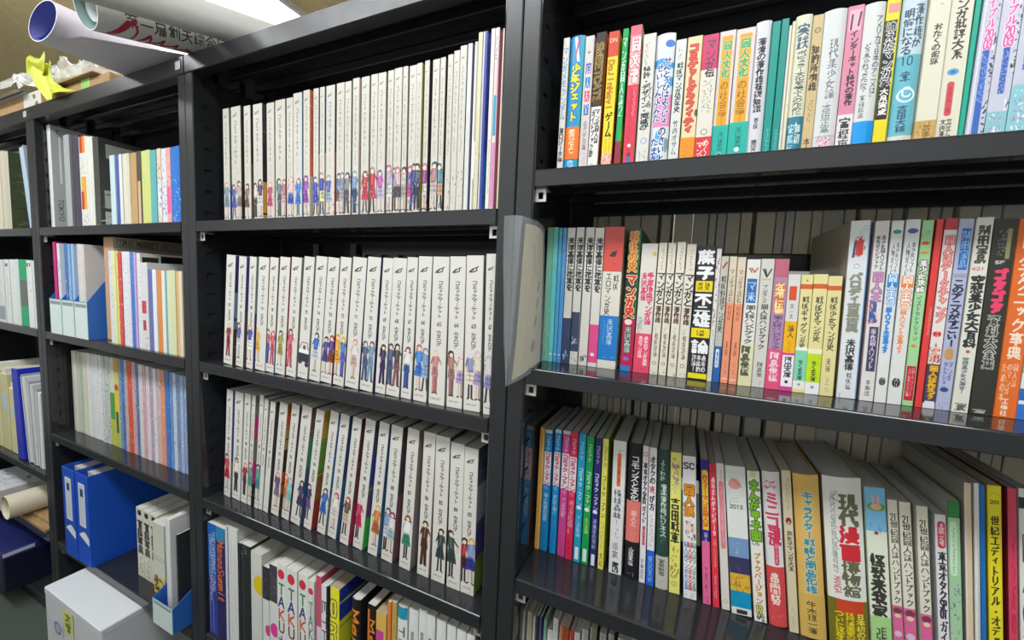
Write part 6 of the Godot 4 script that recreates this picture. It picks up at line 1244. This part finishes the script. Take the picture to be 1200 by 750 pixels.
func file_box(at: Vector3, w: float, low: float, high: float, d: float, slope: float, label: String, group: String) -> void:
	var t := thing("magazine_file", label, "file box", at, group)
	var blue := hexm("2f6cc0", 0.45)
	var k := 0.0015
	for s in [-1.0, 1.0]:
		var x0: float = s * w / 2
		var x1: float = x0 - s * k
		var st := start()
		var pr := [Vector2(0, 0), Vector2(0, low), Vector2(-slope, low + (high - low) * 0.42), Vector2(-slope - 0.004, high), Vector2(-d, high), Vector2(-d, 0)]
		extrude_x(st, pr, minf(x0, x1), maxf(x0, x1))
		put("side", st.commit(), blue, t)
	put("front", box_mesh(Vector3(-w / 2 + k, 0, -k), Vector3(w / 2 - k, low, 0), 0.0004), blue, t)
	put("back", box_mesh(Vector3(-w / 2 + k, 0, -d), Vector3(w / 2 - k, high, -d + k), 0.0004), blue, t)
	put("bottom", box_mesh(Vector3(-w / 2 + k, 0, -d + k), Vector3(w / 2 - k, k, -k)), blue, t)
	var pm := print_mat(48, 64, "b d6e2de; r 6 6 94 16 8c9896; r 0 0 2 100 4a9a94; r 98 0 100 100 4a9a94; r 0 0 100 2 2f9a88")
	face(t, "front_label", Vector3(-w / 2, 0, 0.0003), Vector3(w / 2, 0, 0.0003), Vector3(w / 2, low, 0.0003), Vector3(-w / 2, low, 0.0003), pm)

func loose_magazine(at: Vector3, t: float, h: float, d: float, ops: String, side: String, label: String, called := "magazine") -> void:
	canvas = Image.create(40, 140, false, Image.FORMAT_RGB8)
	paint(Rect2i(0, 0, 26, 140), ops)
	clip = Rect2i(26, 0, 14, 140)
	fill(26, 0, 40, 140, Color(side))
	var m := mat(Color.WHITE, 0.36)
	m.albedo_texture = ImageTexture.create_from_image(canvas)
	m.texture_repeat = false
	var b := thing(called, label, "magazine" if called == "magazine" else "book", at)
	book(b, t, h, d, 0.0, 0.0005, Rect2(0.01, 0.01, 0.6, 0.98), Rect2(0.7, 0.01, 0.25, 0.98), m, mats.pages_white, [])

func left_case_things() -> void:
	# three file boxes with magazines, a carton behind them
	for i in 3:
		file_box(Vector3(-1.661 + i * 0.0885, -0.1250, 0.004), 0.086, 0.118, 0.285, 0.24, 0.045, "blue magazine file with pale front label, %s" % ["next to the magenta magazine", "middle of the three", "beside the carton"][i], "")
	var mags := [[-1.684, 0.020, 0.305, "c81a7c", "m 10 60 90 100 20 f0c0dc 6ac080", "magenta magazine in a file box"], [-1.655, 0.018, 0.300, "dfe4ea", "m 4 4 96 96 40 8aa8d0 c8b0c0", "white and blue speckled magazine in a file box"], [-1.603, 0.018, 0.300, "4a78b8", "m 4 30 96 96 30 e0e4ec 2f5aa0", "deep blue magazine in a file box"], [-1.581, 0.018, 0.298, "7fb0e0", "m 4 4 96 96 30 dce8f4 5a90cc", "sky blue magazine in a file box"], [-1.556, 0.014, 0.298, "a8c4e0", "m 4 60 96 98 20 c03c60 e8e0e4", "pale blue magazine in a file box"],
		[-1.514, 0.016, 0.298, "dcd6d0", "d 50 4 96 40 b0a8a8", "ivory magazine in a file box, first of three"], [-1.4975, 0.014, 0.297, "e0dcd8", "d 50 4 96 40 a8a4a8", "ivory magazine in a file box, second of three"], [-1.483, 0.014, 0.297, "d8d0c8", "d 50 4 96 40 a09c98", "ivory magazine in a file box, third of three"]]
	for q in mags:
		loose_magazine(Vector3(q[0], -0.1234, -0.006), q[1], q[2], 0.20, "b %s; %s" % [q[3], q[4]], q[3], q[5])
	var c := thing("carton", "grey brown carton lettered on its side, standing behind the file boxes", "box", Vector3(-1.386, -0.1250, -0.03))
	put("body", box_mesh(Vector3(-0.030, 0, -0.21), Vector3(0.030, 0.324, 0), 0.002), hexm("c49c7c", 0.8), c)
	face(c, "lettered_side", Vector3(0.0302, 0.0, 0), Vector3(0.0302, 0.0, -0.21), Vector3(0.0302, 0.324, -0.21), Vector3(0.0302, 0.324, 0), print_mat(380, 520, "b b5a994; r 0 9 100 10 8f8674; r 0 10 100 100 c6bfaf; H 14 2 20 8 9 2c2a28 COMIC; H 41 2.4 27 8 10 2c2a28 MARKET; H 62 2.8 8 7 9 2c2a28 16", 0.8))
	# two blue binders
	for i in 2:
		var x := -1.615 + i * 0.090
		var b := thing("ring_binder", ["blue ring binder with torn label, further from the encyclopedia volumes", "blue ring binder with torn label, nearer the encyclopedia volumes"][i], "binder", Vector3(x, -0.8996, 0.012 - i * 0.002))
		var blue := hexm("1552c0", 0.42)
		var h := 0.318
		put("spine", box_mesh(Vector3(-0.043, 0, -0.003), Vector3(0.043, h, 0), 0.0012), blue, b)
		put("cover", box_mesh(Vector3(-0.043, 0, -0.25), Vector3(-0.0405, h, -0.003), 0.0008), blue, b)
		put("cover", box_mesh(Vector3(0.0405, 0, -0.25), Vector3(0.043, h, -0.003), 0.0008), blue, b)
		put("paper_block", box_mesh(Vector3(-0.040, 0.006, -0.24), Vector3(0.040, h - 0.012, -0.03)), mats.pages_grey, b)
		face(b, "title_card", Vector3(-0.022, 0.135, 0.0002), Vector3(0.022, 0.135, 0.0002), Vector3(0.022, 0.285, 0.0002), Vector3(-0.022, 0.285, 0.0002), print_mat(44, 150, "b dfe3ea; r 8 4 92 96 c8d0dc; r 28 12 72 30 2c3c78"))
		var st := start()
		var zf := 0.0006
		var pts := [Vector2(-0.03, 0.10), Vector2(0.038, 0.075), Vector2(0.038, 0.10), Vector2(0.01, 0.118), Vector2(-0.012, 0.112)]
		for k in range(1, 4):
			tri(st, Vector3(pts[0].x, pts[0].y, zf), Vector3(pts[k].x, pts[k].y, zf), Vector3(pts[k + 1].x, pts[k + 1].y, zf))
			tri(st, Vector3(pts[0].x, pts[0].y, 0.0001), Vector3(pts[k + 1].x, pts[k + 1].y, 0.0001), Vector3(pts[k].x, pts[k].y, 0.0001))
		put("torn_label", st.commit(), hexm("e4e6ec", 0.7), b)
	# encyclopedia volumes
	for i in 3:
		loose_magazine(Vector3(-1.300 + i * 0.041, -0.8994, -0.045), 0.038, 0.235, 0.18, "b dedbc9; r 20 4 80 5 2c2c2c; e 50 8 26 18 2a2a2a; t 50 18 66 62 13 2c2c2c 百科事典; d 50 70 92 30 6a685c", "d0ccb4", "white encyclopedia volume with black column of title, %s" % ["nearest the blue binders", "middle one", "beside the anniversary album"][i], "encyclopedia_volume")
	loose_magazine(Vector3(-1.158, -0.8994, -0.030), 0.062, 0.232, 0.19, "b d3d6c4; H 56 46 90 34 8 a8a894 30th; r 0 74 100 100 d8c040; m 4 75 96 99 50 3a3020 f0d860 4a3c18", "c8ccb8", "pale green anniversary album with a yellow black label at its foot", "album")
	loose_magazine(Vector3(-1.112, -0.8994, -0.034), 0.016, 0.240, 0.19, "b 5fa080; r 60 0 100 70 e4e8e0; r 0 70 100 100 b05a3c", "e0e4dc", "thin green edged booklet between album and file box", "booklet")
	# file box with a tall white folder and a dark board
	file_box(Vector3(-1.010, -0.8996, 0.030), 0.100, 0.075, 0.215, 0.20, 0.10, "blue magazine file holding a tall white folder and a black board", "")
	loose_magazine(Vector3(-1.030, -0.897, 0.004), 0.022, 0.300, 0.17, "b e6e8e6", "dfe1df", "tall white folder standing in the low blue file box", "folder")
	loose_magazine(Vector3(-0.990, -0.897, 0.002), 0.006, 0.265, 0.17, "b 3a3a3a", "34353a", "black board standing in the low blue file box", "board")
	# white archive box on the bottom shelf, reaching out over the floor
	var wb := thing("archive_box", "white cardboard archive box with a yellow sticky note on its front", "box", Vector3(-1.395, -1.1698, 0.088))
	put("body", box_mesh(Vector3(-0.185, 0, -0.24), Vector3(0.185, 0.225, 0), 0.003), hexm("d3d6d9", 0.6), wb)
	put("lid_edge", box_mesh(Vector3(-0.186, 0.205, -0.241), Vector3(0.186, 0.228, 0.001), 0.003), hexm("d8dbde", 0.6), wb)
	face(wb, "sticky_note", Vector3(-0.056, 0.130, 0.0012), Vector3(0.014, 0.130, 0.0012), Vector3(0.014, 0.204, 0.0012), Vector3(-0.056, 0.204, 0.0012), print_mat(60, 80, "b d9dc86; t 50 8 92 50 8 6a7038 文書"))
	face(wb, "stamp", Vector3(-0.130, 0.100, 0.0012), Vector3(-0.062, 0.100, 0.0012), Vector3(-0.062, 0.140, 0.0012), Vector3(-0.130, 0.140, 0.0012), print_mat(50, 35, "b d3d6d9; o 50 50 36 5a5a98 b8b8d0"))

func far_case_things() -> void:
	# a pale blue album leaning, folders, a paper tube and carton pieces in the far bookcase
	var t := thing("album", "pale blue thin album leaning against the upright of the far bookcase", "album", Vector3(-1.930, 0.2310, -0.03))
	t.rotation.z = 0.19
	t.position.y += 0.0038
	put("cover", box_mesh(Vector3(-0.018, 0, -0.18), Vector3(-0.014, 0.30, 0), 0.0006), hexm("9ebfd0", 0.4), t)
	put("pages", box_mesh(Vector3(-0.014, 0.002, -0.178), Vector3(0.014, 0.298, -0.001)), hexm("b4c4d4", 0.5), t)
	put("cover", box_mesh(Vector3(0.014, 0, -0.18), Vector3(0.018, 0.30, 0), 0.0006), hexm("a9b4bc", 0.4), t)
	var y := -0.6646
	var list := [[-2.36, 0.10, 0.33, "d8d0a0", 0.0, "yellowish envelope bundle, widest", "bundle"], [-2.26, 0.07, 0.32, "cfc79a", 0.0, "yellowish envelope bundle beside the widest", "bundle"], [-2.185, 0.05, 0.27, "d4cf9c", 0.0, "pale yellow document bundle with a tab", "bundle"]]
	for q in list:
		var b := thing("document_bundle", q[5] + ", far bookcase", q[6], Vector3(q[0], y, -0.02))
		put("envelope", box_mesh(Vector3(-q[1] / 2, 0, -0.22), Vector3(q[1] / 2, q[2], 0), 0.002), hexm(q[3], 0.75), b)
		put("sheet", box_mesh(Vector3(-q[1] * 0.3, q[2] - 0.06, -0.21), Vector3(q[1] * 0.2, q[2] + 0.02, -0.004)), hexm("e2e0d4", 0.7), b)
		face(b, "tab_label", Vector3(-q[1] * 0.2, q[2] * 0.55, 0.0003), Vector3(q[1] * 0.4, q[2] * 0.55, 0.0003), Vector3(q[1] * 0.4, q[2] * 0.75, 0.0003), Vector3(-q[1] * 0.2, q[2] * 0.75, 0.0003), hexm("c0d0d8", 0.7))
	var f := thing("file_folder", "ultramarine folder leaning between yellowish bundles and white papers", "folder", Vector3(-2.085, y, -0.01))
	f.rotation.z = 0.05
	f.position.y += 0.0018
	put("cover", box_mesh(Vector3(-0.028, 0, -0.22), Vector3(0.028, 0.36, 0), 0.002), hexm("2433b8", 0.4), f)
	put("papers", box_mesh(Vector3(-0.024, 0.004, -0.222), Vector3(0.024, 0.3605, -0.003)), mats.pages_white, f)
	for i in 3:
		var p := thing("paper_stack", "white paper stack, %s from the ultramarine folder" % ["first", "second", "third"][i], "papers", Vector3(-2.015 + i * 0.05, y, -0.015))
		p.rotation.z = 0.10 - 0.05 * i
		p.position.y += 0.021 * sin(p.rotation.z)
		put("sheets", box_mesh(Vector3(-0.019, 0, -0.21), Vector3(0.019, 0.335 - 0.02 * i, 0), 0.001), hexm(["d6d8d8", "c9cccc", "dddcd8"][i], 0.8), p)
		put("dividing_sheet", box_mesh(Vector3(-0.004, 0, -0.20), Vector3(-0.002, 0.345 - 0.02 * i, 0.002)), hexm("9aa0a4", 0.8), p)
	var roll := thing("paper_tube", "cream paper tube lying on the low shelf of the far bookcase", "tube", Vector3(-2.10, -0.8996, 0.0))
	var st := start()
	tube(st, Vector3(0.045, 0.0255 + 0.045, 0.045), Vector3(0.045, 0.0255 + 0.045, -0.22), 0.045, 0.002)
	put("tube_wall", st.commit(), hexm("ddd4bc", 0.7), roll)
	var inner := start()
	tube(inner, Vector3(0.045, 0.066, 0.035), Vector3(0.045, 0.066, -0.21), 0.036, 0.001)
	put("inner_turn", inner.commit(), hexm("cfc4aa", 0.7), roll)
	var cp := thing("carton_piece", "folded brown carton piece under the paper tube", "cardboard", Vector3(-2.02, -0.8996, -0.02))
	put("flap", box_mesh(Vector3(-0.10, 0, -0.22), Vector3(0.15, 0.012, 0.02), 0.001), mats.card, cp)
	put("flap", box_mesh(Vector3(-0.06, 0.012, -0.20), Vector3(0.13, 0.024, 0.0), 0.001), mats.card, cp)
	var pr := thing("printed_sheet", "printed sheets stacked flat beside the paper tube", "papers", Vector3(-2.36, -0.8996, 0.0))
	face(pr, "top_sheet", Vector3(-0.12, 0.081, 0.02), Vector3(0.14, 0.081, 0.02), Vector3(0.14, 0.081, -0.24), Vector3(-0.12, 0.081, -0.24), print_mat(120, 120, "b d4d6da; m 4 4 96 96 80 7a808c a8acb8 e8e8ec"))
	put("sheets", box_mesh(Vector3(-0.12, 0, -0.24), Vector3(0.14, 0.08, 0.02), 0.001), mats.pages_white, pr)
	var db := thing("plastic_case", "dark blue flat plastic case with a pale strip, under the low shelf", "case", Vector3(-2.30, -1.1698, 0.0))
	put("body", box_mesh(Vector3(-0.30, 0, -0.22), Vector3(0.25, 0.135, 0.06), 0.004), hexm("191b30", 0.35), db)
	put("lid", box_mesh(Vector3(-0.305, 0.136, -0.222), Vector3(0.255, 0.168, 0.064), 0.004), hexm("262c66", 0.35), db)
	face(db, "label_strip", Vector3(0.2552, 0.150, 0.062), Vector3(0.2552, 0.150, -0.02), Vector3(0.2552, 0.164, -0.02), Vector3(0.2552, 0.164, 0.062), hexm("c4c8d8", 0.6))

# ------------------------------------------------------------------ things on top of the cases
# rolled sheet from p0 to p1, oval section (half width, half height) at both ends; u runs along it, v round it
func rolled(st: SurfaceTool, p0: Vector3, p1: Vector3, s0: Vector2, s1: Vector2, inside := false) -> void:
	var ax := (p1 - p0).normalized()
	var side := ax.cross(Vector3.UP).normalized()
	var up := side.cross(ax).normalized()
	var n := 44
	for i in n:
		var t := [TAU * i / n, TAU * (i + 1) / n]
		var p := []
		var ns := []
		var uv := []
		for k in [[0, 0], [0, 1], [1, 1], [1, 0]]:
			var a: float = t[k[0]]
			var s := s0 if k[1] == 0 else s1
			p.append((p0 if k[1] == 0 else p1) + side * cos(a) * s.x + up * sin(a) * s.y)
			ns.append((side * cos(a) / s.x + up * sin(a) / s.y).normalized() * (-1.0 if inside else 1.0))
			uv.append(Vector2(k[1], 1.68 - (i + k[0]) / float(n)))
		for o in ([0, 1, 2, 0, 2, 3] if inside else [0, 2, 1, 0, 3, 2]):
			st.set_normal(ns[o])
			st.set_uv(uv[o])
			st.add_vertex(p[o])

func poster(label: String, base: Vector3, p0: Vector3, p1: Vector3, s0: Vector2, s1: Vector2, outer: Material, inner: Material) -> Node3D:
	var t := thing("poster_roll", label, "poster roll", base)
	var st := start()
	rolled(st, p0 - base, p1 - base, s0, s1)
	put("outer_sheet", st.commit(), outer, t)
	var si := start()
	var w := Vector2(0.0012, 0.0012)
	rolled(si, p0 - base, p1 - base, s0 - w, s1 - w, true)
	put("inner_sheet", si.commit(), inner, t)
	var sr := start()
	var ax := (p1 - p0).normalized()
	var side := ax.cross(Vector3.UP).normalized()
	var up := side.cross(ax).normalized()
	for i in 44:
		var d0 := side * cos(TAU * i / 44) * s0.x + up * sin(TAU * i / 44) * s0.y
		var d1 := side * cos(TAU * (i + 1) / 44) * s0.x + up * sin(TAU * (i + 1) / 44) * s0.y
		var k := 1.0 - 0.0016 / s0.y
		quad(sr, p0 - base + d0 * k, p0 - base + d0, p0 - base + d1, p0 - base + d1 * k, Rect2(0, 0, 1, 1), -ax)
	put("rim", sr.commit(), hexm("e6e4e8", 0.5), t)
	return t

func top_things() -> void:
	var y := 0.6284
	# rolled posters lying slantwise across the top, their open ends reaching out over the aisle
	var a := poster("wide flattened poster roll, blue violet inside, reaching out over the aisle", Vector3(-1.16, y, 0), Vector3(-1.165, 0.6725, 0.152), Vector3(-1.155, 0.6725, -0.22), Vector2(0.084, 0.042), Vector2(0.084, 0.042), hexm("d8d2da", 0.4), hexm("6f6fae", 0.5))
	var leaf := []
	for i in 9:
		var x := lerpf(-0.060, 0.050, i / 8.0)
		var sag := 0.044 - 0.0395 * sqrt(maxf(0.0, 1.0 - pow(x / 0.083, 2.0))) + 0.02 * i / 8.0 + 0.006
		leaf.append(Vector3(x - 0.005, sag, 0.146))
		leaf.append(Vector3(x - 0.004, sag + 0.004, 0.02))
	put("loose_sheet", sheet(leaf, 2, 0.0006), hexm("2f6cc0", 0.5), a)
	var flap := []
	for j in 5:
		for i in 5:
			var u := i / 4.0
			var v := j / 4.0
			var fr := Vector3(-1.150, 0.636, 0.139).lerp(Vector3(-1.059, 0.637, 0.124), minf(u * 2.0, 1.0)).lerp(Vector3(-0.900, 0.640, -0.02), maxf(u * 2.0 - 1.0, 0.0))
			var bk := Vector3(lerpf(-1.15, -0.90, u), 0.636, -0.20)
			flap.append(fr.lerp(bk, v) - Vector3(-1.16, y, 0) - Vector3(0, 0.004, 0))
	put("outer_flap", sheet(flap, 5, 0.0006), hexm("cfcbd0", 0.35), a)
	canvas = Image.create(1000, 420, false, Image.FORMAT_RGB8)
	canvas.fill(Color("d9d7d2"))
	clip = Rect2i(0, 0, 1000, 420)
	var xx := 90.0
	for ch in "第一屆創天綜合同人展" if false else "第一屆創天綜合同人":
		glyph(ch, Rect2(xx, 296, 42, 40), 2.4, Color("3a3836"))
		xx += 52.0
	var red := Color("b52438")
	for q in [[50, 385, 95, 330, 11], [95, 330, 120, 318, 8], [120, 318, 132, 345, 4], [132, 345, 122, 390, 4], [150, 388, 178, 352, 7], [178, 352, 186, 362, 4], [186, 362, 184, 386, 4], [184, 386, 220, 372, 5], [220, 372, 232, 358, 6], [232, 358, 232, 386, 4], [232, 386, 276, 372, 5], [276, 372, 288, 362, 6], [288, 362, 288, 390, 4], [288, 390, 330, 372, 5], [330, 372, 380, 392, 6], [380, 392, 408, 362, 7], [424, 388, 450, 376, 8], [462, 390, 486, 380, 8]]:
		seg(Vector2(q[0], q[1]), Vector2(q[2], q[3]), q[4], red)
	var text := mat(Color.WHITE, 0.4)
	text.albedo_texture = ImageTexture.create_from_image(canvas)
	var b := poster("white poster roll with black characters and red brush script on its side", Vector3(-0.876, y, 0), Vector3(-0.8786, 0.623, 0.180), Vector3(-0.875, 0.751, -0.30), Vector2(0.041, 0.041), Vector2(0.041, 0.041), text, hexm("8aa3a0", 0.5))
	var core := start()
	rolled(core, Vector3(0.0, -0.004, 0.170), Vector3(0.0, 0.118, -0.29), Vector2(0.024, 0.024), Vector2(0.024, 0.024))
	rolled(core, Vector3(0.0, -0.004, 0.170), Vector3(0.0, 0.118, -0.29), Vector2(0.023, 0.023), Vector2(0.023, 0.023), true)
	put("core_sheet", core.commit(), hexm("d0d6d4", 0.5), b)
	poster("plain white poster roll beside the lettered one", Vector3(-0.762, y, 0), Vector3(-0.772, 0.6075, 0.26), Vector3(-0.767, 0.7355, -0.22), Vector2(0.034, 0.034), Vector2(0.034, 0.034), hexm("cbcac6", 0.5), hexm("c4c4c0", 0.6))
	# crumpled clear bag on the cartons
	var nz := FastNoiseLite.new()
	nz.seed = 7
	nz.frequency = 0.32
	var pts := []
	for j in 17:
		for i in 25:
			var u := i / 24.0
			var v := j / 16.0
			var q := Vector3(lerpf(-2.10, -1.40, u), lerpf(0.93, 0.76, u) - (0.17 - 0.09 * u) * v, lerpf(-0.20, -0.03, v))
			q += Vector3(nz.get_noise_3d(i, j, 0), 1.2 * nz.get_noise_3d(i, j, 40), nz.get_noise_3d(i, j, 80)) * 0.045
			q.y = maxf(q.y, 0.702)
			pts.append(q)
	var bag := thing("plastic_bag", "crumpled clear plastic bag lying on the cartons beside the poster rolls", "bag", Vector3(-1.7, y, 0))
	for i in pts.size():
		pts[i] -= Vector3(-1.7, y, 0)
	put("film", sheet(pts, 25, 0.0006), mats.film, bag)
	# cartons
	var c1 := thing("carton", "flat brown carton with green tape on top of the bookcase", "box", Vector3(-1.47, y, -0.02))
	put("body", box_mesh(Vector3(-0.20, 0, -0.24), Vector3(0.16, 0.042, 0), 0.002), mats.card, c1)
	put("flap", box_mesh(Vector3(-0.18, 0.044, -0.22), Vector3(0.10, 0.048, 0.015), 0.001), mats.card, c1)
	put("green_tape", box_mesh(Vector3(-0.01, 0.0, 0.0), Vector3(0.045, 0.043, 0.0008)), hexm("8cbc5c", 0.5), c1)
	var c2 := thing("carton", "brown carton patched with white stained paper on top of the far bookcase", "box", Vector3(-2.02, y, -0.02))
	put("body", box_mesh(Vector3(-0.35, 0, -0.25), Vector3(0.26, 0.060, 0), 0.002), mats.card, c2)
	face(c2, "stained_paper", Vector3(0.12, 0.0, 0.0004), Vector3(0.258, 0.0, 0.0004), Vector3(0.258, 0.060, 0.0004), Vector3(0.12, 0.060, 0.0004), print_mat(140, 62, "b cfcac0; m 10 10 90 90 10 8a7a68 b8ac9c; e 62 26 8 6 7a6a5a; e 74 72 10 8 8a6a50"))
	var sheets := thing("printed_poster", "white printed poster lying on the brown carton", "poster", Vector3(-2.06, y + 0.061, -0.02))
	face(sheets, "sheet", Vector3(-0.4, 0.0, 0.03), Vector3(0.2, 0.0, 0.03), Vector3(0.24, 0.008, -0.25), Vector3(-0.4, 0.008, -0.25), print_mat(200, 120, "b e0e4e8; k 6 30 20 70 2 3a4048; k 30 20 30 80 2 3a4048; k 40 60 60 40 2 3a4048; k 0 94 100 94 1.5 55585c"))
	# yellow net ribbon over the edge
	var rp := []
	var le := [Vector2(-1.795, 0.772), Vector2(-1.760, 0.734), Vector2(-1.703, 0.677), Vector2(-1.658, 0.642), Vector2(-1.640, 0.624)]
	var re := [Vector2(-1.643, 0.752), Vector2(-1.611, 0.716), Vector2(-1.590, 0.676), Vector2(-1.535, 0.648), Vector2(-1.450, 0.626)]
	for j in 5:
		for i in 7:
			var u := i / 6.0
			var q: Vector2 = le[j].lerp(re[j], u)
			rp.append(Vector3(q.x + 1.62, q.y - y, 0.012 + 0.010 * sin(u * 7.0 + j) - 0.012 * (4 - j) * 0.5))
	var rb := thing("yellow_ribbon", "bright yellow net ribbon draped over the brown cartons", "ribbon", Vector3(-1.62, y, 0))
	put("net", sheet(rp, 7, 0.001), hexm("c4cc2c", 0.5), rb)
	var kp := []
	for j in 5:
		for i in 5:
			kp.append(Vector3(-0.175 + 0.035 * i, 0.145 - 0.012 * j + 0.012 * sin(i * 1.7), 0.0 + 0.012 * sin(j * 1.4) * sin(i * 0.8)))
	put("knot", sheet(kp, 5, 0.001), hexm("c0c830", 0.5), rb)

# ------------------------------------------------------------------ hanging plastic sleeve at the upright
func sleeve() -> void:
	var t := thing("plastic_sleeve", "frosted clear plastic sleeve with paper inside hanging at the bookcase upright", "sleeve", Vector3.ZERO)
	var back := []
	var front := []
	var paper := []
	# outline of the two leaves: left edge, fold, right edge, from top to bottom
	var le := [Vector3(-0.014, 0.215, 0.008), Vector3(-0.012, 0.150, 0.010), Vector3(-0.007, 0.082, 0.012), Vector3(-0.001, 0.015, 0.018), Vector3(0.0135, -0.0545, 0.030)]
	var fo := [Vector3(0.0315, 0.2085, 0.040), Vector3(0.0300, 0.150, 0.043), Vector3(0.0278, 0.090, 0.043), Vector3(0.0245, 0.020, 0.042), Vector3(0.0165, -0.0530, 0.036)]
	var ri := [Vector3(0.0376, 0.200, -0.045), Vector3(0.0400, 0.150, -0.045), Vector3(0.0420, 0.090, -0.045), Vector3(0.0440, 0.030, -0.045), Vector3(0.0460, -0.020, -0.040)]
	for j in 5:
		for i in 7:
			var u := i / 6.0
			back.append(le[j].lerp(fo[j], u) + Vector3(0, 0, 0.005 * sin(u * PI)))
			front.append(fo[j].lerp(ri[j], u) + Vector3(0.010, 0, 0.004) * sin(u * PI))
			paper.append(fo[j].lerp(ri[j], 0.10 + 0.8 * u) * Vector3(1, 0.95, 1) + Vector3(0.0078, 0.004, 0.0) * sin((0.10 + 0.8 * u) * PI) + Vector3(-0.0012, 0, 0))
	put("rear_leaf", sheet(back, 7, 0.0004), mats.frosted, t)
	put("front_leaf", sheet(front, 7, 0.0004), mats.frosted, t)
	var pm := print_mat(60, 180, "b cfc8a6; d 40 12 40 10 a8a084; k 70 40 66 46 1.5 6a7060; k 66 52 62 58 1.5 6a7060; k 62 64 58 70 1.5 6a7060; e 56 84 8 14 9a8a90; d 30 50 90 8 c0b898", 0.7)
	put("paper_sheet", sheet(paper, 7, 0.0004), pm, t)

# ------------------------------------------------------------------ the rack that stands back to back with these cases: page edges face us
func rear_rack() -> void:
	var z := -CASE_D - 0.004
	var t := thing("rear_bookcase", "black steel bookcase standing back to back behind the others", "bookcase", Vector3(0, FLOOR_Y, z - 0.002))
	for y in [0.183, -0.24, -0.62]:
		var st := start()
		bx(st, Vector3(-0.86, y - FLOOR_Y - 0.030, -0.30), Vector3(0.88, y - FLOOR_Y, 0.0), 0.002)
		put("shelf", st.commit(), mats.steel, t)
	for x in [-0.89, 0.885]:
		put("upright", box_mesh(Vector3(x - 0.015, 0, -0.03), Vector3(x + 0.015, 1.85, -0.002), 0.001), mats.steel_post, t)
		put("upright", box_mesh(Vector3(x - 0.015, 0, -0.30), Vector3(x + 0.015, 1.85, -0.272), 0.001), mats.steel_post, t)
	put("rail", box_mesh(Vector3(0.31, 0.135 - FLOOR_Y, 0.004), Vector3(0.47, 0.142 - FLOOR_Y, 0.010), 0.001), mats.zinc, t)
	var m := mat(Color("dcd6c6"), 0.7)
	var levels := [[0.183, 0.050, 0.83, 0.225], [-0.24, 0.046, 0.83, 0.205], [0.183, -0.83, -0.03, 0.0]]
	for li in 2:
		var q: Array = levels[li]
		var x: float = q[1]
		var k := 0
		while x < q[2]:
			var w := rng.randf_range(0.012, 0.034) if li == 0 else rng.randf_range(0.006, 0.020)
			if li == 1 and x > 0.3:
				w *= 1.7
			var h: float = q[3] * rng.randf_range(0.93, 1.0)
			var b := thing("rear_book", ["cream book in the rack behind, page edges towards the sleeve shelf", "cream book in the rack behind, page edges above the lower colourful books"][li], "book", Vector3(x + w / 2, q[0] + 0.0004, z - 0.165 - rng.randf() * 0.006), ["books behind, page edges out, upper rack shelf", "books behind, page edges out, lower rack shelf"][li])
			b.rotation.y = PI
			book(b, w - 0.0006, h, 0.16, 0.0, 0.0005, Rect2(0, 0, 1, 1), Rect2(0, 0, 1, 1), m, [mats.pages_rear, mats.pages_cream, mats.pages_grey][rng.randi() % 3], [])
			x += w + (0.006 if rng.randf() < 0.12 else 0.0004)
			k += 1
